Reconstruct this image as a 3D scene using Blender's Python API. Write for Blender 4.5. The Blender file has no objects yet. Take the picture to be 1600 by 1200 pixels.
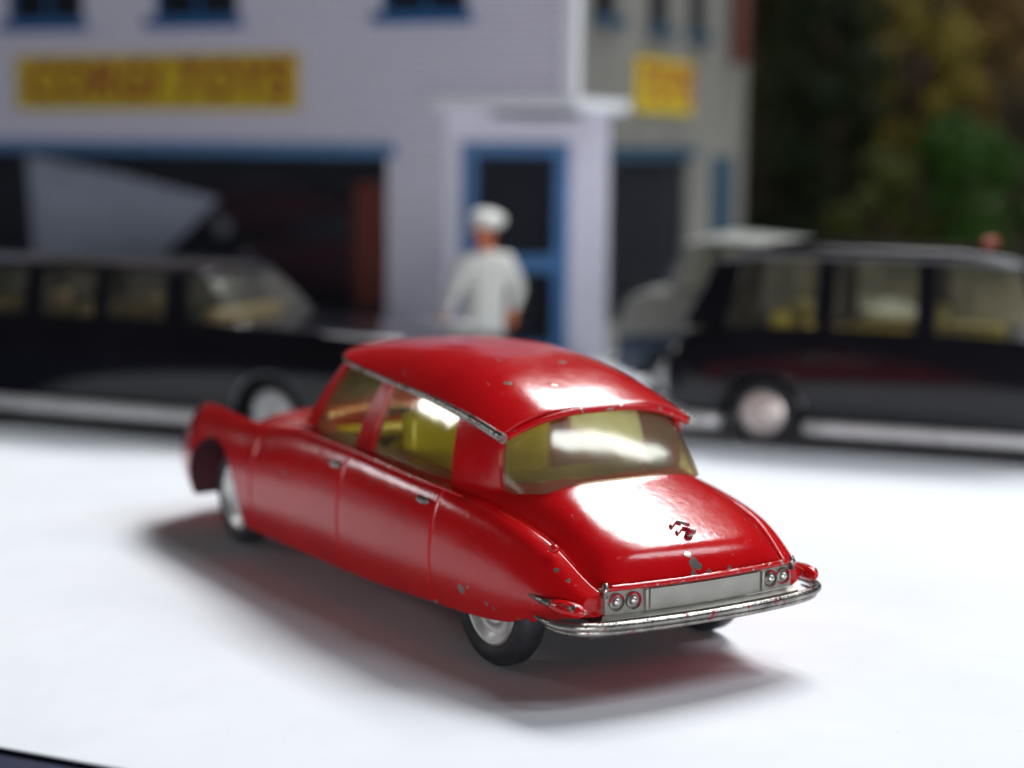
import bpy, bmesh, math, random
import numpy as np
from mathutils import Vector, Matrix, Euler
# one Blender unit = one centimetre
SC = bpy.context.scene
SC.unit_settings.system = 'METRIC'
SC.unit_settings.scale_length = 0.01
COL = SC.collection
random.seed(7)
rng = np.random.default_rng(7)
R = math.radians

# ------------------------------------------------------------------ camera
cam = bpy.data.cameras.new('camera')
camo = bpy.data.objects.new('camera', cam)
COL.objects.link(camo)
cam.sensor_width = 36.0
cam.lens = 2725.4 / 1600 * 36
cam.clip_start = 0.5
cam.clip_end = 2000
camo.matrix_world = (Matrix.Translation((0, 0, 5.4515)) @ Matrix.Rotation(math.pi / 2 - 0.1363, 4, 'X')
                     @ Matrix.Rotation(0.0122, 4, 'Z'))
cam.dof.use_dof = True
cam.dof.focus_distance = 17.6
cam.dof.aperture_fstop = 0.16
cam.dof.aperture_blades = 0
SC.camera = camo

# ------------------------------------------------------------------ light: a dim room, daylight from a roof window on the far side
w = bpy.data.worlds.new('World')
SC.world = w
w.use_nodes = True
bg = w.node_tree.nodes['Background']
bg.inputs[0].default_value = (0.86, 0.80, 0.74, 1)
bg.inputs[1].default_value = 0.035


def area(name, pos, target, sx, sy, power, col, roll=0):
    l = bpy.data.lights.new(name, 'AREA')
    l.shape = 'RECTANGLE'
    l.size = sx
    l.size_y = sy
    l.energy = power
    l.color = col
    o = bpy.data.objects.new(name, l)
    COL.objects.link(o)
    o.location = pos
    o.rotation_euler = ((Vector(target) - Vector(pos)).to_track_quat('-Z', 'Y').to_matrix() @ Matrix.Rotation(roll, 3, 'Z')).to_euler()
    return o


KEY = Vector((0.37, 0.69, 1.0)).normalized()
area('window_light', Vector((0, 19, 1)) + KEY * 120, (0, 19, 1), 66, 29, 156000, (0.98, 0.99, 1.0), R(-22))
area('side_window_light', (66, 14, 84), (0, 20, 1), 20, 66, 46000, (0.86, 0.93, 1.0), R(14))
area('wall_fill_light', (14, -100, 7), (-2, 40, 5), 60, 22, 76000, (0.94, 0.95, 1.0))  # added fill behind the camera, set low to brighten the shop front
area('far_left_window_light', (-100, 66, 31), (0, 20, 2), 17, 10, 7000, (0.95, 0.97, 1.0))
vs = SC.view_settings
vs.view_transform = 'Standard'
vs.look = 'None'
vs.exposure = 0.0
vs.gamma = 1.0
SC.cycles.max_bounces = 10
SC.cycles.transparent_max_bounces = 16
SC.cycles.caustics_reflective = False
SC.cycles.caustics_refractive = False
SC.cycles.use_denoising = True


# ------------------------------------------------------------------ materials
def srgb(r, g, b):
    f = lambda c: c / 12.92 if c <= 0.04045 else ((c + 0.055) / 1.055) ** 2.4
    return (f(r / 255), f(g / 255), f(b / 255), 1)


class NT:
    def __init__(s, name):
        s.m = bpy.data.materials.new(name)
        s.m.use_nodes = True
        s.t = s.m.node_tree
        s.b = s.t.nodes['Principled BSDF']
        s.out = s.t.nodes['Material Output']
        s._tc = None

    def n(s, typ, **kw):
        nd = s.t.nodes.new(typ)
        for k, v in kw.items():
            setattr(nd, k, v)
        return nd

    def l(s, a, b):
        s.t.links.new(a, b)

    @property
    def obj(s):
        if s._tc is None:
            s._tc = s.n('ShaderNodeTexCoord')
        return s._tc.outputs['Object']

    def noise(s, scale, detail=3, rough=.55, vec=None, dist=0):
        nd = s.n('ShaderNodeTexNoise')
        nd.inputs['Scale'].default_value = scale
        nd.inputs['Detail'].default_value = detail
        nd.inputs['Roughness'].default_value = rough
        nd.inputs['Distortion'].default_value = dist
        s.l(vec if vec is not None else s.obj, nd.inputs['Vector'])
        return nd.outputs['Fac']

    def ramp(s, fac, stops, interp='LINEAR'):
        nd = s.n('ShaderNodeValToRGB')
        nd.color_ramp.interpolation = interp
        e = nd.color_ramp.elements
        while len(e) < len(stops):
            e.new(0.5)
        for i, (p, c) in enumerate(stops):
            e[i].position = p
            e[i].color = c if len(c) == 4 else (*c, 1)
        s.l(fac, nd.inputs[0])
        return nd.outputs[0]

    def mix(s, fac, a, b):
        nd = s.n('ShaderNodeMix', data_type='RGBA')
        for v, i in ((fac, 0), (a, 6), (b, 7)):
            if hasattr(v, 'links'):
                s.l(v, nd.inputs[i])
            else:
                nd.inputs[i].default_value = v
        return nd.outputs[2]

    def math(s, op, a, b=None, c=None, clamp=False):
        nd = s.n('ShaderNodeMath', operation=op, use_clamp=clamp)
        for i, v in enumerate((a, b, c)):
            if v is None:
                continue
            if hasattr(v, 'links'):
                s.l(v, nd.inputs[i])
            else:
                nd.inputs[i].default_value = v
        return nd.outputs[0]

    def setp(s, **kw):
        for k, v in kw.items():
            k = {'base': 'Base Color', 'rough': 'Roughness', 'metal': 'Metallic', 'coat': 'Coat Weight',
                 'coatr': 'Coat Roughness', 'spec': 'Specular IOR Level', 'normal': 'Normal'}.get(k, k)
            if hasattr(v, 'links'):
                s.l(v, s.b.inputs[k])
            else:
                s.b.inputs[k].default_value = v

    def bump(s, h, strength=.1, dist=.02):
        nd = s.n('ShaderNodeBump')
        nd.inputs['Strength'].default_value = strength
        nd.inputs['Distance'].default_value = dist
        s.l(h, nd.inputs['Height'])
        return nd.outputs[0]


def simple(name, col, rough=.5, metal=0, coat=0, var=.12, vscale=2.0, bumps=0, bscale=8, spec=.5):
    t = NT(name)
    f = t.noise(vscale, 4)
    dk = tuple(c * (1 - var) for c in col[:3]) + (1,)
    lt = tuple(min(1, c * (1 + var)) for c in col[:3]) + (1,)
    t.setp(base=t.ramp(f, [(.3, dk), (.7, lt)]), metal=metal, coat=coat, spec=spec)
    fr = t.noise(vscale * 2.3, 3)
    t.setp(rough=t.math('MULTIPLY_ADD', fr, rough * .4, rough * .8))
    if bumps:
        t.setp(normal=t.bump(t.noise(bscale, 4), bumps, .02))
    return t.m


def chips_mask(t, spots, scale=9.0, thr=.735):
    """worn paint: scattered specks where noise peaks, plus single chips of known place"""
    a = t.noise(scale, 5, .62)
    b = t.noise(1.3, 2)
    m = t.math('ADD', a, t.math('MULTIPLY_ADD', b, .16, -.08))
    m = t.math('GREATER_THAN', m, thr)
    warp = t.noise(9, 3)
    for (x, y, z, r) in spots:
        d = t.n('ShaderNodeVectorMath', operation='DISTANCE')
        t.l(t.obj, d.inputs[0])
        d.inputs[1].default_value = (x, y, z)
        dd = t.math('MULTIPLY_ADD', warp, r * 1.7, d.outputs['Value'])
        m = t.math('MAXIMUM', m, t.math('LESS_THAN', dd, r * 1.55))
    return m


def red_paint(name, spots=(), scale=9.0, thr=.735):
    t = NT(name)
    f = t.noise(.8, 3)
    red = t.ramp(f, [(.3, (.46, .003, .006)), (.7, (.54, .005, .007))])
    m = chips_mask(t, spots, scale, thr)
    grime = t.math('MULTIPLY', t.noise(3.1, 5, .7), .5)
    metal = t.mix(grime, (.42, .40, .37, 1), (.22, .19, .16, 1))
    t.setp(base=t.mix(m, red, metal))
    t.setp(metal=t.math('MULTIPLY', m, .75))
    fr = t.noise(4.5, 5, .6)
    t.setp(rough=t.math('MULTIPLY_ADD', fr, .16, .12), spec=.18)
    t.setp(coat=t.math('MULTIPLY_ADD', m, -.46, .46))
    sm = t.ramp(t.noise(1.7, 6, .68, dist=.8), [(.40, (.035, .035, .035)), (.68, (.24, .24, .24))])
    t.setp(coatr=sm)
    t.b.inputs['Coat IOR'].default_value = 1.5
    # hairline scratches and brushed-on paint unevenness, chips are sunk
    mp = t.n('ShaderNodeMapping')
    mp.inputs['Rotation'].default_value = (.3, .5, .9)
    mp.inputs['Scale'].default_value = (4, 60, 60)
    t.l(t.obj, mp.inputs['Vector'])
    sc = t.noise(1.0, 2, .5, mp.outputs[0])
    scm = t.math('MULTIPLY', t.math('GREATER_THAN', sc, .70), -.12)
    h = t.math('ADD', t.math('MULTIPLY', t.noise(2.2, 2), .55), t.math('ADD', t.math('MULTIPLY', t.noise(14, 3), .17), t.math('MULTIPLY', t.noise(42, 3, .6), .07)))
    h = t.math('ADD', h, scm)
    h = t.math('ADD', h, t.math('MULTIPLY', m, -.35))
    bn = t.bump(h, .32, .03)
    t.setp(normal=bn)
    t.l(bn, t.b.inputs['Coat Normal'])
    return t.m


def worn_chrome(name, amount=.56, other=(.45, .006, .03, 1)):
    t = NT(name)
    a = t.noise(7, 5, .65)
    m = t.math('GREATER_THAN', a, amount)
    g = t.noise(4, 4)
    base = t.ramp(g, [(.3, (.15, .14, .125)), (.7, (.48, .46, .42))])
    t.setp(base=t.mix(m, base, other), metal=t.math('MULTIPLY_ADD', m, -.9, .92), rough=t.math('MULTIPLY_ADD', g, .25, .16))
    t.setp(normal=t.bump(t.noise(10, 4), .35, .03))
    return t.m


def glazing(name, tint, rough=.04, refl=1.0, haze=0, hazecol=(.6, .55, .28, 1)):
    t = NT(name)
    t.t.nodes.remove(t.b)
    tr = t.n('ShaderNodeBsdfTransparent')
    f = t.noise(2.5, 4)
    t.l(t.ramp(f, [(.3, tuple(c * .93 for c in tint[:3])), (.7, tint[:3])]), tr.inputs[0])
    gl = t.n('ShaderNodeBsdfGlossy')
    gl.inputs['Roughness'].default_value = rough
    lw = t.n('ShaderNodeLayerWeight')
    f5 = t.math('POWER', lw.outputs['Facing'], 4.5)
    fr = t.math('MULTIPLY_ADD', f5, .9, .045)
    bn = t.bump(t.math('ADD', t.noise(1.6, 2), t.math('MULTIPLY', t.noise(14, 3), .06)), .12, .05)
    t.l(bn, gl.inputs['Normal'])
    mx = t.n('ShaderNodeMixShader')
    t.l(t.math('MULTIPLY', fr, refl, clamp=True), mx.inputs[0])
    t.l(tr.outputs[0], mx.inputs[1])
    t.l(gl.outputs[0], mx.inputs[2])
    if haze:
        df, tl, ad = t.n('ShaderNodeBsdfDiffuse'), t.n('ShaderNodeBsdfTranslucent'), t.n('ShaderNodeMixShader')
        df.inputs[0].default_value = hazecol
        tl.inputs[0].default_value = hazecol
        t.l(df.outputs[0], ad.inputs[1])
        t.l(tl.outputs[0], ad.inputs[2])
        m2 = t.n('ShaderNodeMixShader')
        t.l(t.math('MULTIPLY_ADD', t.noise(3.5, 5, .65), haze * .8, haze * .6), m2.inputs[0])
        t.l(tr.outputs[0], m2.inputs[1])
        t.l(ad.outputs[0], m2.inputs[2])
        t.l(m2.outputs[0], mx.inputs[1])
    t.l(mx.outputs[0], t.out.inputs[0])
    return t.m


M = {}
SPOTS = [(-1.50, .10, 1.30, .075), (-1.47, .14, 1.38, .055), (-1.51, .04, 1.25, .06), (-1.54, .12, 1.19, .05), (-1.54, -.08, 1.18, .05),
         (-1.53, -.35, 1.18, .05), (.45, 1.63, .78, .085), (.32, 1.64, .84, .045), (.0, 1.6, .72, .06), (-.12, 1.58, .72, .05),
         (.2, 1.62, 1.2, .03), (1.1, 1.6, .47, .05), (.65, 1.55, .50, .05), (-.5, 1.55, .66, .04), (2.1, 1.68, 1.35, .04),
         (2.0, 1.78, .72, .05), (2.5, 1.75, .5, .06), (3.3, 1.8, .5, .05), (4.3, 1.78, .42, .06), (1.5, 1.72, .62, .05),
         (4.6, 1.8, 1.35, .05), (3.4, 1.82, .95, .035), (-1.05, 1.45, 1.30, .05), (-1.2, 1.42, 1.22, .045),
         (1.2, .2, 3.02, .07), (1.0, .75, 2.82, .09), (2.6, .6, 3.0, .09), (3.0, .3, 3.04, .10), (3.3, .75, 2.93, .08), (2.0, -.4, 3.0, .07), (.9, -.6, 2.8, .05)]
M['red'] = red_paint('red paint', SPOTS, 9.0, .715)
M['red_roof'] = red_paint('red roof paint', SPOTS[-7:] + [(3.6, .1, 3.08, .10), (3.9, .5, 3.0, .09), (2.7, 0, 3.11, .06), (1.6, .5, 3.0, .05), (1.35, -.2, 3.0, .06), (.75, .3, 2.83, .05)], 8.0, .71)
M['red_plain'] = red_paint('red pillar paint', (), 9.0, .80)
M['red_worn'] = red_paint('worn red paint', (), 11.0, .60)
M['chrome'] = worn_chrome('worn chrome', .63, (.30, .008, .025, 1))
M['chrome_red'] = worn_chrome('red flecked casting', .52)
M['trim'] = worn_chrome('chipped roof trim', .63)
M['casting'] = simple('bare casting', (.38, .37, .33, 1), .45, .5, var=.12, vscale=3, bumps=.25, bscale=14)
M['silver'] = simple('silver hub', (.66, .65, .62, 1), .34, .85, var=.15, vscale=4, bumps=.1)
M['tyre'] = simple('rubber tyre', (.018, .019, .023, 1), .55, var=.35, vscale=5, bumps=.2, bscale=20)
M['tin'] = simple('tinplate base', (.16, .16, .165, 1), .45, .6, var=.2)
M['yellow'] = simple('yellow plastic', (.93, .84, .035, 1), .25, 0, .3, .1, 1.5, .12, 5)
M['steer'] = simple('dark plastic', (.08, .075, .03, 1), .4)
M['glass'] = glazing('yellowed clear plastic', (.99, .97, .76), .08, 1.6, .06, (.52, .49, .28, 1))
M['rear_glass'] = glazing('scuffed yellowed plastic', (.96, .94, .74), .15, 1.9, .15, (.56, .53, .37, 1))


def paper_mat():
    t = NT('white paper')
    f = t.noise(.35, 6, .65)
    base = t.ramp(f, [(.3, (.765, .795, .835)), (.7, (.83, .85, .88))])
    sm = t.ramp(t.noise(.11, 5, .7, dist=1.5), [(.52, (0, 0, 0)), (.75, (1, 1, 1))])
    base = t.mix(t.math('MULTIPLY', sm, .35), base, (.66, .67, .68, 1))
    sp = t.math('GREATER_THAN', t.noise(11, 2, .5), .765)
    base = t.mix(t.math('MULTIPLY', sp, .35), base, (.35, .33, .30, 1))
    t.setp(base=base, rough=.75)
    t.setp(spec=.3)
    h = t.math('ADD', t.math('MULTIPLY', t.noise(.18, 2), 2.0), t.math('MULTIPLY', t.noise(30, 4), .05))
    t.setp(normal=t.bump(h, .22, .2))
    return t.m


M['paper'] = paper_mat()
M['table'] = simple('navy table top', (.018, .022, .055, 1), .5, bumps=.1)


# ------------------------------------------------------------------ mesh helpers
class MB:
    def __init__(s):
        s.v = []
        s.f = []
        s.fm = []

    def add(s, vs, fs, mi=0):
        b = len(s.v)
        s.v += [tuple(map(float, v)) for v in vs]
        s.f += [tuple(b + i for i in f) for f in fs]
        s.fm += [mi] * len(fs)
        return s

    def box(s, c, d, rot=None, mi=0):
        vs = [Vector((x * d[0] / 2, y * d[1] / 2, z * d[2] / 2)) for x in (-1, 1) for y in (-1, 1) for z in (-1, 1)]
        if rot is not None:
            vs = [rot @ v for v in vs]
        vs = [v + Vector(c) for v in vs]
        return s.add(vs, [(0, 1, 3, 2), (4, 6, 7, 5), (0, 4, 5, 1), (2, 3, 7, 6), (0, 2, 6, 4), (1, 5, 7, 3)], mi)

    def grid(s, rows, closeu=False, mi=0, flip=False):
        n = len(rows[0])
        vs = [p for r in rows for p in r]
        fs = []
        for i in range(len(rows) - 1):
            for j in range(n - (0 if closeu else 1)):
                k = (j + 1) % n
                q = (i * n + j, i * n + k, (i + 1) * n + k, (i + 1) * n + j)
                fs.append(q[::-1] if flip else q)
        return s.add(vs, fs, mi)

    def tube(s, path, rad, seg=12, flat=1.0, up=(0, 0, 1), cap=True, mi=0):
        """swept ring; rad is a number or list; flat scales the radius along up"""
        path = [Vector(p) for p in path]
        n = len(path)
        if not hasattr(rad, '__len__'):
            rad = [rad] * n
        rows = []
        up = Vector(up)
        for i, p in enumerate(path):
            t = (path[min(i + 1, n - 1)] - path[max(i - 1, 0)]).normalized()
            a = t.cross(up)
            if a.length < 1e-4:
                a = t.cross(Vector((1, 0, 0)))
            a.normalize()
            b = a.cross(t).normalized()
            rows.append([p + a * (rad[i] * math.cos(k * 2 * math.pi / seg)) + b * (rad[i] * flat * math.sin(k * 2 * math.pi / seg)) for k in range(seg)])
        s.grid(rows, True, mi)
        if cap:
            b0 = len(s.v) - n * seg
            s.f.append(tuple(b0 + k for k in range(seg))[::-1])
            s.f.append(tuple(b0 + (n - 1) * seg + k for k in range(seg)))
            s.fm += [mi, mi]
        return s

    def lathe(s, prof, c, axis='y', seg=40, mi=0):
        """prof: (radius, along) pairs"""
        rows = []
        for r, h in prof:
            row = []
            for k in range(seg):
                a = 2 * math.pi * k / seg
                u, v = r * math.cos(a), r * math.sin(a)
                p = {'y': (u, h, v), 'x': (h, u, v), 'z': (u, v, h)}[axis]
                row.append((p[0] + c[0], p[1] + c[1], p[2] + c[2]))
            rows.append(row)
        return s.grid(rows, True, mi)

    def prism(s, poly, z0, z1, mi=0):
        n = len(poly)
        vs = [(x, y, z0) for x, y in poly] + [(x, y, z1) for x, y in poly]
        fs = [tuple(range(n))[::-1], tuple(range(n, 2 * n))] + [(i, (i + 1) % n, n + (i + 1) % n, n + i) for i in range(n)]
        return s.add(vs, fs, mi)

    def ball(s, c, r, nu=14, nv=9, sc=(1, 1, 1), mi=0):
        rows = []
        for i in range(nv + 1):
            a = math.pi * i / nv
            rows.append([(c[0] + sc[0] * r * math.sin(a) * math.cos(2 * math.pi * k / nu), c[1] + sc[1] * r * math.sin(a) * math.sin(2 * math.pi * k / nu),
                          c[2] + sc[2] * r * math.cos(a)) for k in range(nu)])
        return s.grid(rows, True, mi, True)

    def build(s, name, mat, parent=None, smooth=False, angle=None, bevel=0, subsurf=0, solid=0, seg=2, fix=True):
        me = bpy.data.meshes.new(name)
        me.from_pydata(s.v, [], s.f)
        for m_ in (mat if isinstance(mat, (list, tuple)) else [mat]):
            me.materials.append(m_)
        if any(s.fm):
            me.polygons.foreach_set('material_index', s.fm)
        if fix:
            bm = bmesh.new()
            bm.from_mesh(me)
            bmesh.ops.remove_doubles(bm, verts=bm.verts, dist=1e-5)
            bmesh.ops.recalc_face_normals(bm, faces=bm.faces)
            bm.to_mesh(me)
            bm.free()
        if smooth or angle:
            me.polygons.foreach_set('use_smooth', [True] * len(me.polygons))
            if angle:
                me.set_sharp_from_angle(angle=R(angle))
        o = bpy.data.objects.new(name, me)
        COL.objects.link(o)
        o.parent = parent
        if solid:
            md = o.modifiers.new('solid', 'SOLIDIFY')
            md.thickness = solid
            md.offset = -1
        if bevel:
            md = o.modifiers.new('bevel', 'BEVEL')
            md.width = bevel
            md.segments = seg
            md.limit_method = 'ANGLE'
            md.angle_limit = R(35)
            md.harden_normals = False
            me.polygons.foreach_set('use_smooth', [True] * len(me.polygons))
            me.set_sharp_from_angle(angle=R(60))
        if subsurf:
            md = o.modifiers.new('sub', 'SUBSURF')
            md.levels = md.render_levels = subsurf
            me.polygons.foreach_set('use_smooth', [True] * len(me.polygons))
        return o


def tag(o, label=None, cat=None, group=None, kind=None):
    for k, v in (('label', label), ('category', cat), ('group', group), ('kind', kind)):
        if v:
            o[k] = v
    return o


def thing(name, label, cat, loc=(0, 0, 0), rz=0, group=None):
    o = bpy.data.objects.new(name, None)
    COL.objects.link(o)
    o.empty_display_size = .5
    o.location = loc
    o.rotation_euler = (0, 0, rz)
    return tag(o, label, cat, group)


def pchip(kn, x):
    """monotone cubic through (x, v) knots"""
    xs = np.array([k[0] for k in kn], float)
    ys = np.array([k[1] for k in kn], float)
    o = np.argsort(xs)
    xs, ys = xs[o], ys[o]
    h = np.diff(xs)
    d = np.diff(ys) / h
    m = np.zeros_like(ys)
    m[0], m[-1] = d[0], d[-1]
    for i in range(1, len(xs) - 1):
        if d[i - 1] * d[i] > 0:
            w1, w2 = 2 * h[i] + h[i - 1], h[i] + 2 * h[i - 1]
            m[i] = (w1 + w2) / (w1 / d[i - 1] + w2 / d[i])
    x = np.clip(np.asarray(x, float), xs[0], xs[-1])
    i = np.clip(np.searchsorted(xs, x) - 1, 0, len(xs) - 2)
    t = (x - xs[i]) / h[i]
    return ((1 + 2 * t) * (1 - t) ** 2 * ys[i] + t * (1 - t) ** 2 * h[i] * m[i] + t * t * (3 - 2 * t) * ys[i + 1] + t * t * (t - 1) * h[i] * m[i + 1])


def poly_at(pts, n):
    """resample a 3D polyline smoothly by index"""
    P = np.array(pts, float)
    s = np.concatenate([[0], np.cumsum(np.linalg.norm(np.diff(P, axis=0), axis=1))])
    s /= s[-1]
    u = np.linspace(0, 1, n)
    return np.stack([pchip(list(zip(s, P[:, k])), u) for k in range(3)], 1)


def shell_mesh(sections, creases=None, cap_crease=.6, level=3):
    """closed loft from half sections (bottom centre .. top centre), left side y>0, mirrored; returns a baked mesh"""
    n = len(sections[0])
    ring = 2 * n - 2
    vs, fs = [], []
    for s in sections:
        vs += [tuple(p) for p in s] + [(p[0], -p[1], p[2]) for p in s[-2:0:-1]]
    for i in range(len(sections) - 1):
        for j in range(ring):
            k = (j + 1) % ring
            fs.append((i * ring + j, i * ring + k, (i + 1) * ring + k, (i + 1) * ring + j))
    mir = lambda j: 0 if j == 0 else (n - 1 if j == n - 1 else ring - j)
    for base, fl in ((0, False), ((len(sections) - 1) * ring, True)):
        for j in range(n - 1):
            q = []
            for k in (j, j + 1, mir(j + 1), mir(j)):
                if base + k not in q:
                    q.append(base + k)
            fs.append(tuple(q[::-1] if fl else q))
    me = bpy.data.meshes.new('loft')
    me.from_pydata(vs, [], fs)
    bm = bmesh.new()
    bm.from_mesh(me)
    bmesh.ops.recalc_face_normals(bm, faces=bm.faces)
    cl = bm.edges.layers.float.new('crease_edge')
    for e in bm.edges:
        a, b = sorted((e.verts[0].index, e.verts[1].index))
        ia, ib, ja, jb = a // ring, b // ring, a % ring, b % ring
        c = 0
        if ia != ib and ja == jb and creases:
            c = creases.get(min(ja, mir(ja)), 0)
        if ia == ib and ia in (0, len(sections) - 1) and abs(ja - jb) in (1, ring - 1):
            c = max(c, cap_crease)
        e[cl] = c
    bm.to_mesh(me)
    bm.free()
    o = bpy.data.objects.new('tmp', me)
    COL.objects.link(o)
    md = o.modifiers.new('s', 'SUBSURF')
    md.levels = md.render_levels = level
    return bake(o)


def bake(o, keep=False):
    dg = bpy.context.evaluated_depsgraph_get()
    me = bpy.data.meshes.new_from_object(o.evaluated_get(dg))
    if not keep:
        old = o.data
        bpy.data.objects.remove(o)
        bpy.data.meshes.remove(old)
    return me


def cut(me, cutters):
    """subtract closed meshes from a closed mesh"""
    o = bpy.data.objects.new('tmp', me)
    COL.objects.link(o)
    cs = []
    for mb in cutters:
        c = mb.build('cutter', M['red'])
        cs.append(c)
        md = o.modifiers.new('b', 'BOOLEAN')
        md.operation = 'DIFFERENCE'
        md.object = c
        md.solver = 'MANIFOLD'
    r = bake(o)
    for c in cs:
        d = c.data
        bpy.data.objects.remove(c)
        bpy.data.meshes.remove(d)
    return r


def obj_from(me, name, mat, parent, angle=35):
    me.materials.clear()
    me.materials.append(mat)
    me.polygons.foreach_set('use_smooth', [True] * len(me.polygons))
    me.polygons.foreach_set('material_index', [0] * len(me.polygons))
    if angle:
        me.set_sharp_from_angle(angle=R(angle))
    me.name = name
    o = bpy.data.objects.new(name, me)
    COL.objects.link(o)
    o.parent = parent
    return o


def patch(bot, top, n=14, m=8, bulge=0.0, thick=.05, nrm=None):
    """curved panel ruled between two polylines, pushed outward in the middle and thickened inward"""
    b, t = poly_at(bot, n), poly_at(top, n)
    c = (b.mean(0) + t.mean(0)) / 2
    rows = []
    for i in range(m + 1):
        v = i / m
        rows.append(b * (1 - v) + t * v)
    rows = np.array(rows)
    du = np.gradient(rows, axis=1)
    dv = np.gradient(rows, axis=0)
    nn = np.cross(du, dv)
    nn /= np.linalg.norm(nn, axis=2, keepdims=True) + 1e-9
    ref = np.array(nrm if nrm is not None else (0, c[1], .2))
    if (nn.mean((0, 1)) @ ref) < 0:
        nn = -nn
    vv = np.linspace(0, 1, m + 1)
    rows = rows + nn * (bulge * 4 * vv * (1 - vv))[:, None, None]
    inner = rows - nn * thick
    mb = MB()
    mb.grid([list(map(tuple, r)) for r in rows])
    mb.grid([list(map(tuple, r)) for r in inner])
    a = [tuple(p) for p in rows[0]], [tuple(p) for p in inner[0]]
    for ed_o, ed_i in ((rows[0], inner[0]), (rows[-1], inner[-1]), (rows[:, 0], inner[:, 0]), (rows[:, -1], inner[:, -1])):
        mb.grid([[tuple(p) for p in ed_o], [tuple(p) for p in ed_i]])
    return mb


# ------------------------------------------------------------------ setting: table, paper
def sheet(poly, z, name, mat, thick):
    mb = MB()
    mb.prism(poly, z - thick, z)
    return mb.build(name, mat, None)


tb = MB().prism([(-90, -40), (90, -40), (90, 110), (-90, 110)], -3, -.06)
tag(tb.build('table', M['table']), kind='structure')
U, V = Vector((.92, -.39)).normalized(), Vector((.30, .954)).normalized()
FL = Vector((-4.6, 15.19)) - U * 4.2          # front-left corner of the upper sheet


def quad(p, u, v, a, b):
    return [tuple(p), tuple(p + u * a), tuple(p + u * a + v * b), tuple(p + v * b)]


def paper(p, u, v, a, b, z, name, label, curl):
    nu, nv = 60, 60
    rows = []
    for j in range(nv + 1):
        row = []
        for i in range(nu + 1):
            q = p + u * (a * i / nu) + v * (b * j / nv)
            e = math.exp(-(i / nu) * a / .35)
            row.append((q.x, q.y, z + curl * e))
        rows.append(row)
    o = MB().grid(rows).build(name, M['paper'], None, fix=False, solid=.018)
    return tag(o, label, 'paper')


paper(Vector((-15.6, 21.0)), U, Vector((.39, .92)), 13.5, 34, -.022, 'paper_sheet', 'white paper sheet lying underneath at the far left of the table', 0)
LL = Vector((-6.69, 22.34)) - V * 7.3
paper(Vector((-8.55, 16.87)), U, V, 62, 52, 0, 'paper_sheet', 'large white paper sheet on which the red toy car stands', 0)


# ------------------------------------------------------------------ the red saloon
CAR = thing('toy_car', 'glossy red toy saloon with chipped paint and yellow seats in the foreground', 'toy car',
            (1.1282, 18.5096, 0), math.pi / 2 + .56628)

ZT = [(-1.56, 1.14), (-1.54, 1.26), (-1.48, 1.40), (-1.32, 1.515), (-1.0, 1.65), (-.6, 1.805), (-.2, 1.945), (.3, 2.08), (.8, 2.05), (4.8, 1.97), (5.3, 1.99), (6, 1.93),
      (6.8, 1.79), (7.6, 1.56), (8.2, 1.27), (8.5, 1.05), (9.15, .85)]
WID = [(-1.56, 1.40), (-1.4, 1.50), (-1.0, 1.59), (0, 1.67), (1, 1.72), (2.5, 1.765), (4.5, 1.80), (6.5, 1.85), (7.5, 1.86), (8.1, 1.83), (8.6, 1.74), (9.15, 1.52)]
ZW = [(-1.56, .98), (-.5, 1.0), (1, 1.08), (4, 1.18), (7.5, 1.15), (9.15, .95)]
CY = [(-1.56, 1.30), (-1.35, 1.36), (-.86, 1.43), (.06, 1.49), (1.07, 1.545), (1.6, 1.565), (3.1, 1.585), (4.6, 1.58), (5.6, 1.58), (6.5, 1.56), (7.3, 1.50), (7.9, 1.50), (8.3, 1.47), (8.8, 1.40), (9.15, 1.28)]
CZ = [(-1.56, 1.10), (-1.35, 1.20), (-.86, 1.46), (.06, 1.66), (1.07, 1.76), (1.6, 1.78), (3.1, 1.86), (4.6, 1.89), (5.2, 1.84), (5.8, 1.79), (6.5, 1.80), (7.3, 1.83), (7.9, 1.82), (8.2, 1.78), (8.6, 1.68), (8.9, 1.52), (9.15, 1.30)]
GY = [(-1.56, 1.19), (-.86, 1.2), (0, 1.22), (.5, 1.28), (1, 1.41), (2, 1.45), (4.4, 1.43), (5, 1.34), (5.6, 1.22), (6.5, 1.14), (7.5, 1.07), (8.2, 1.0), (9.15, .95)]
GZ = [(-1.56, 1.08), (-1.35, 1.14), (-.86, 1.38), (0, 1.60), (.5, 1.71), (1, 1.76), (2, 1.83), (4.4, 1.89), (5, 1.84), (5.6, 1.75), (6.5, 1.62), (7.5, 1.42), (8.2, 1.18), (9.15, .9)]
DY = [(-1.56, 1.08), (-.86, 1.06), (0, 1.09), (.5, 1.12), (1, 1.2), (4.4, 1.18), (5, 1.02), (5.6, .96), (6.5, .9), (7.5, .82), (9.15, .7)]
DZ = [(-1.56, 1.10), (-1.5, 1.22), (-1.4, 1.34), (-1.2, 1.48), (-.86, 1.64), (0, 1.84), (.5, 1.87), (1, 1.86), (4.4, 1.92), (5, 1.93), (5.6, 1.87), (6.5, 1.74), (7.5, 1.5), (8.2, 1.22), (9.15, .86)]
SZ = [(-1.56, .88), (-1.2, .80), (-.8, .70), (-.4, .60), (0, .53), (.5, .49), (1.3, .46), (2.5, .40), (5, .38), (6, .40), (7.6, .50), (8.4, .54), (9.15, .60)]
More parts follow.
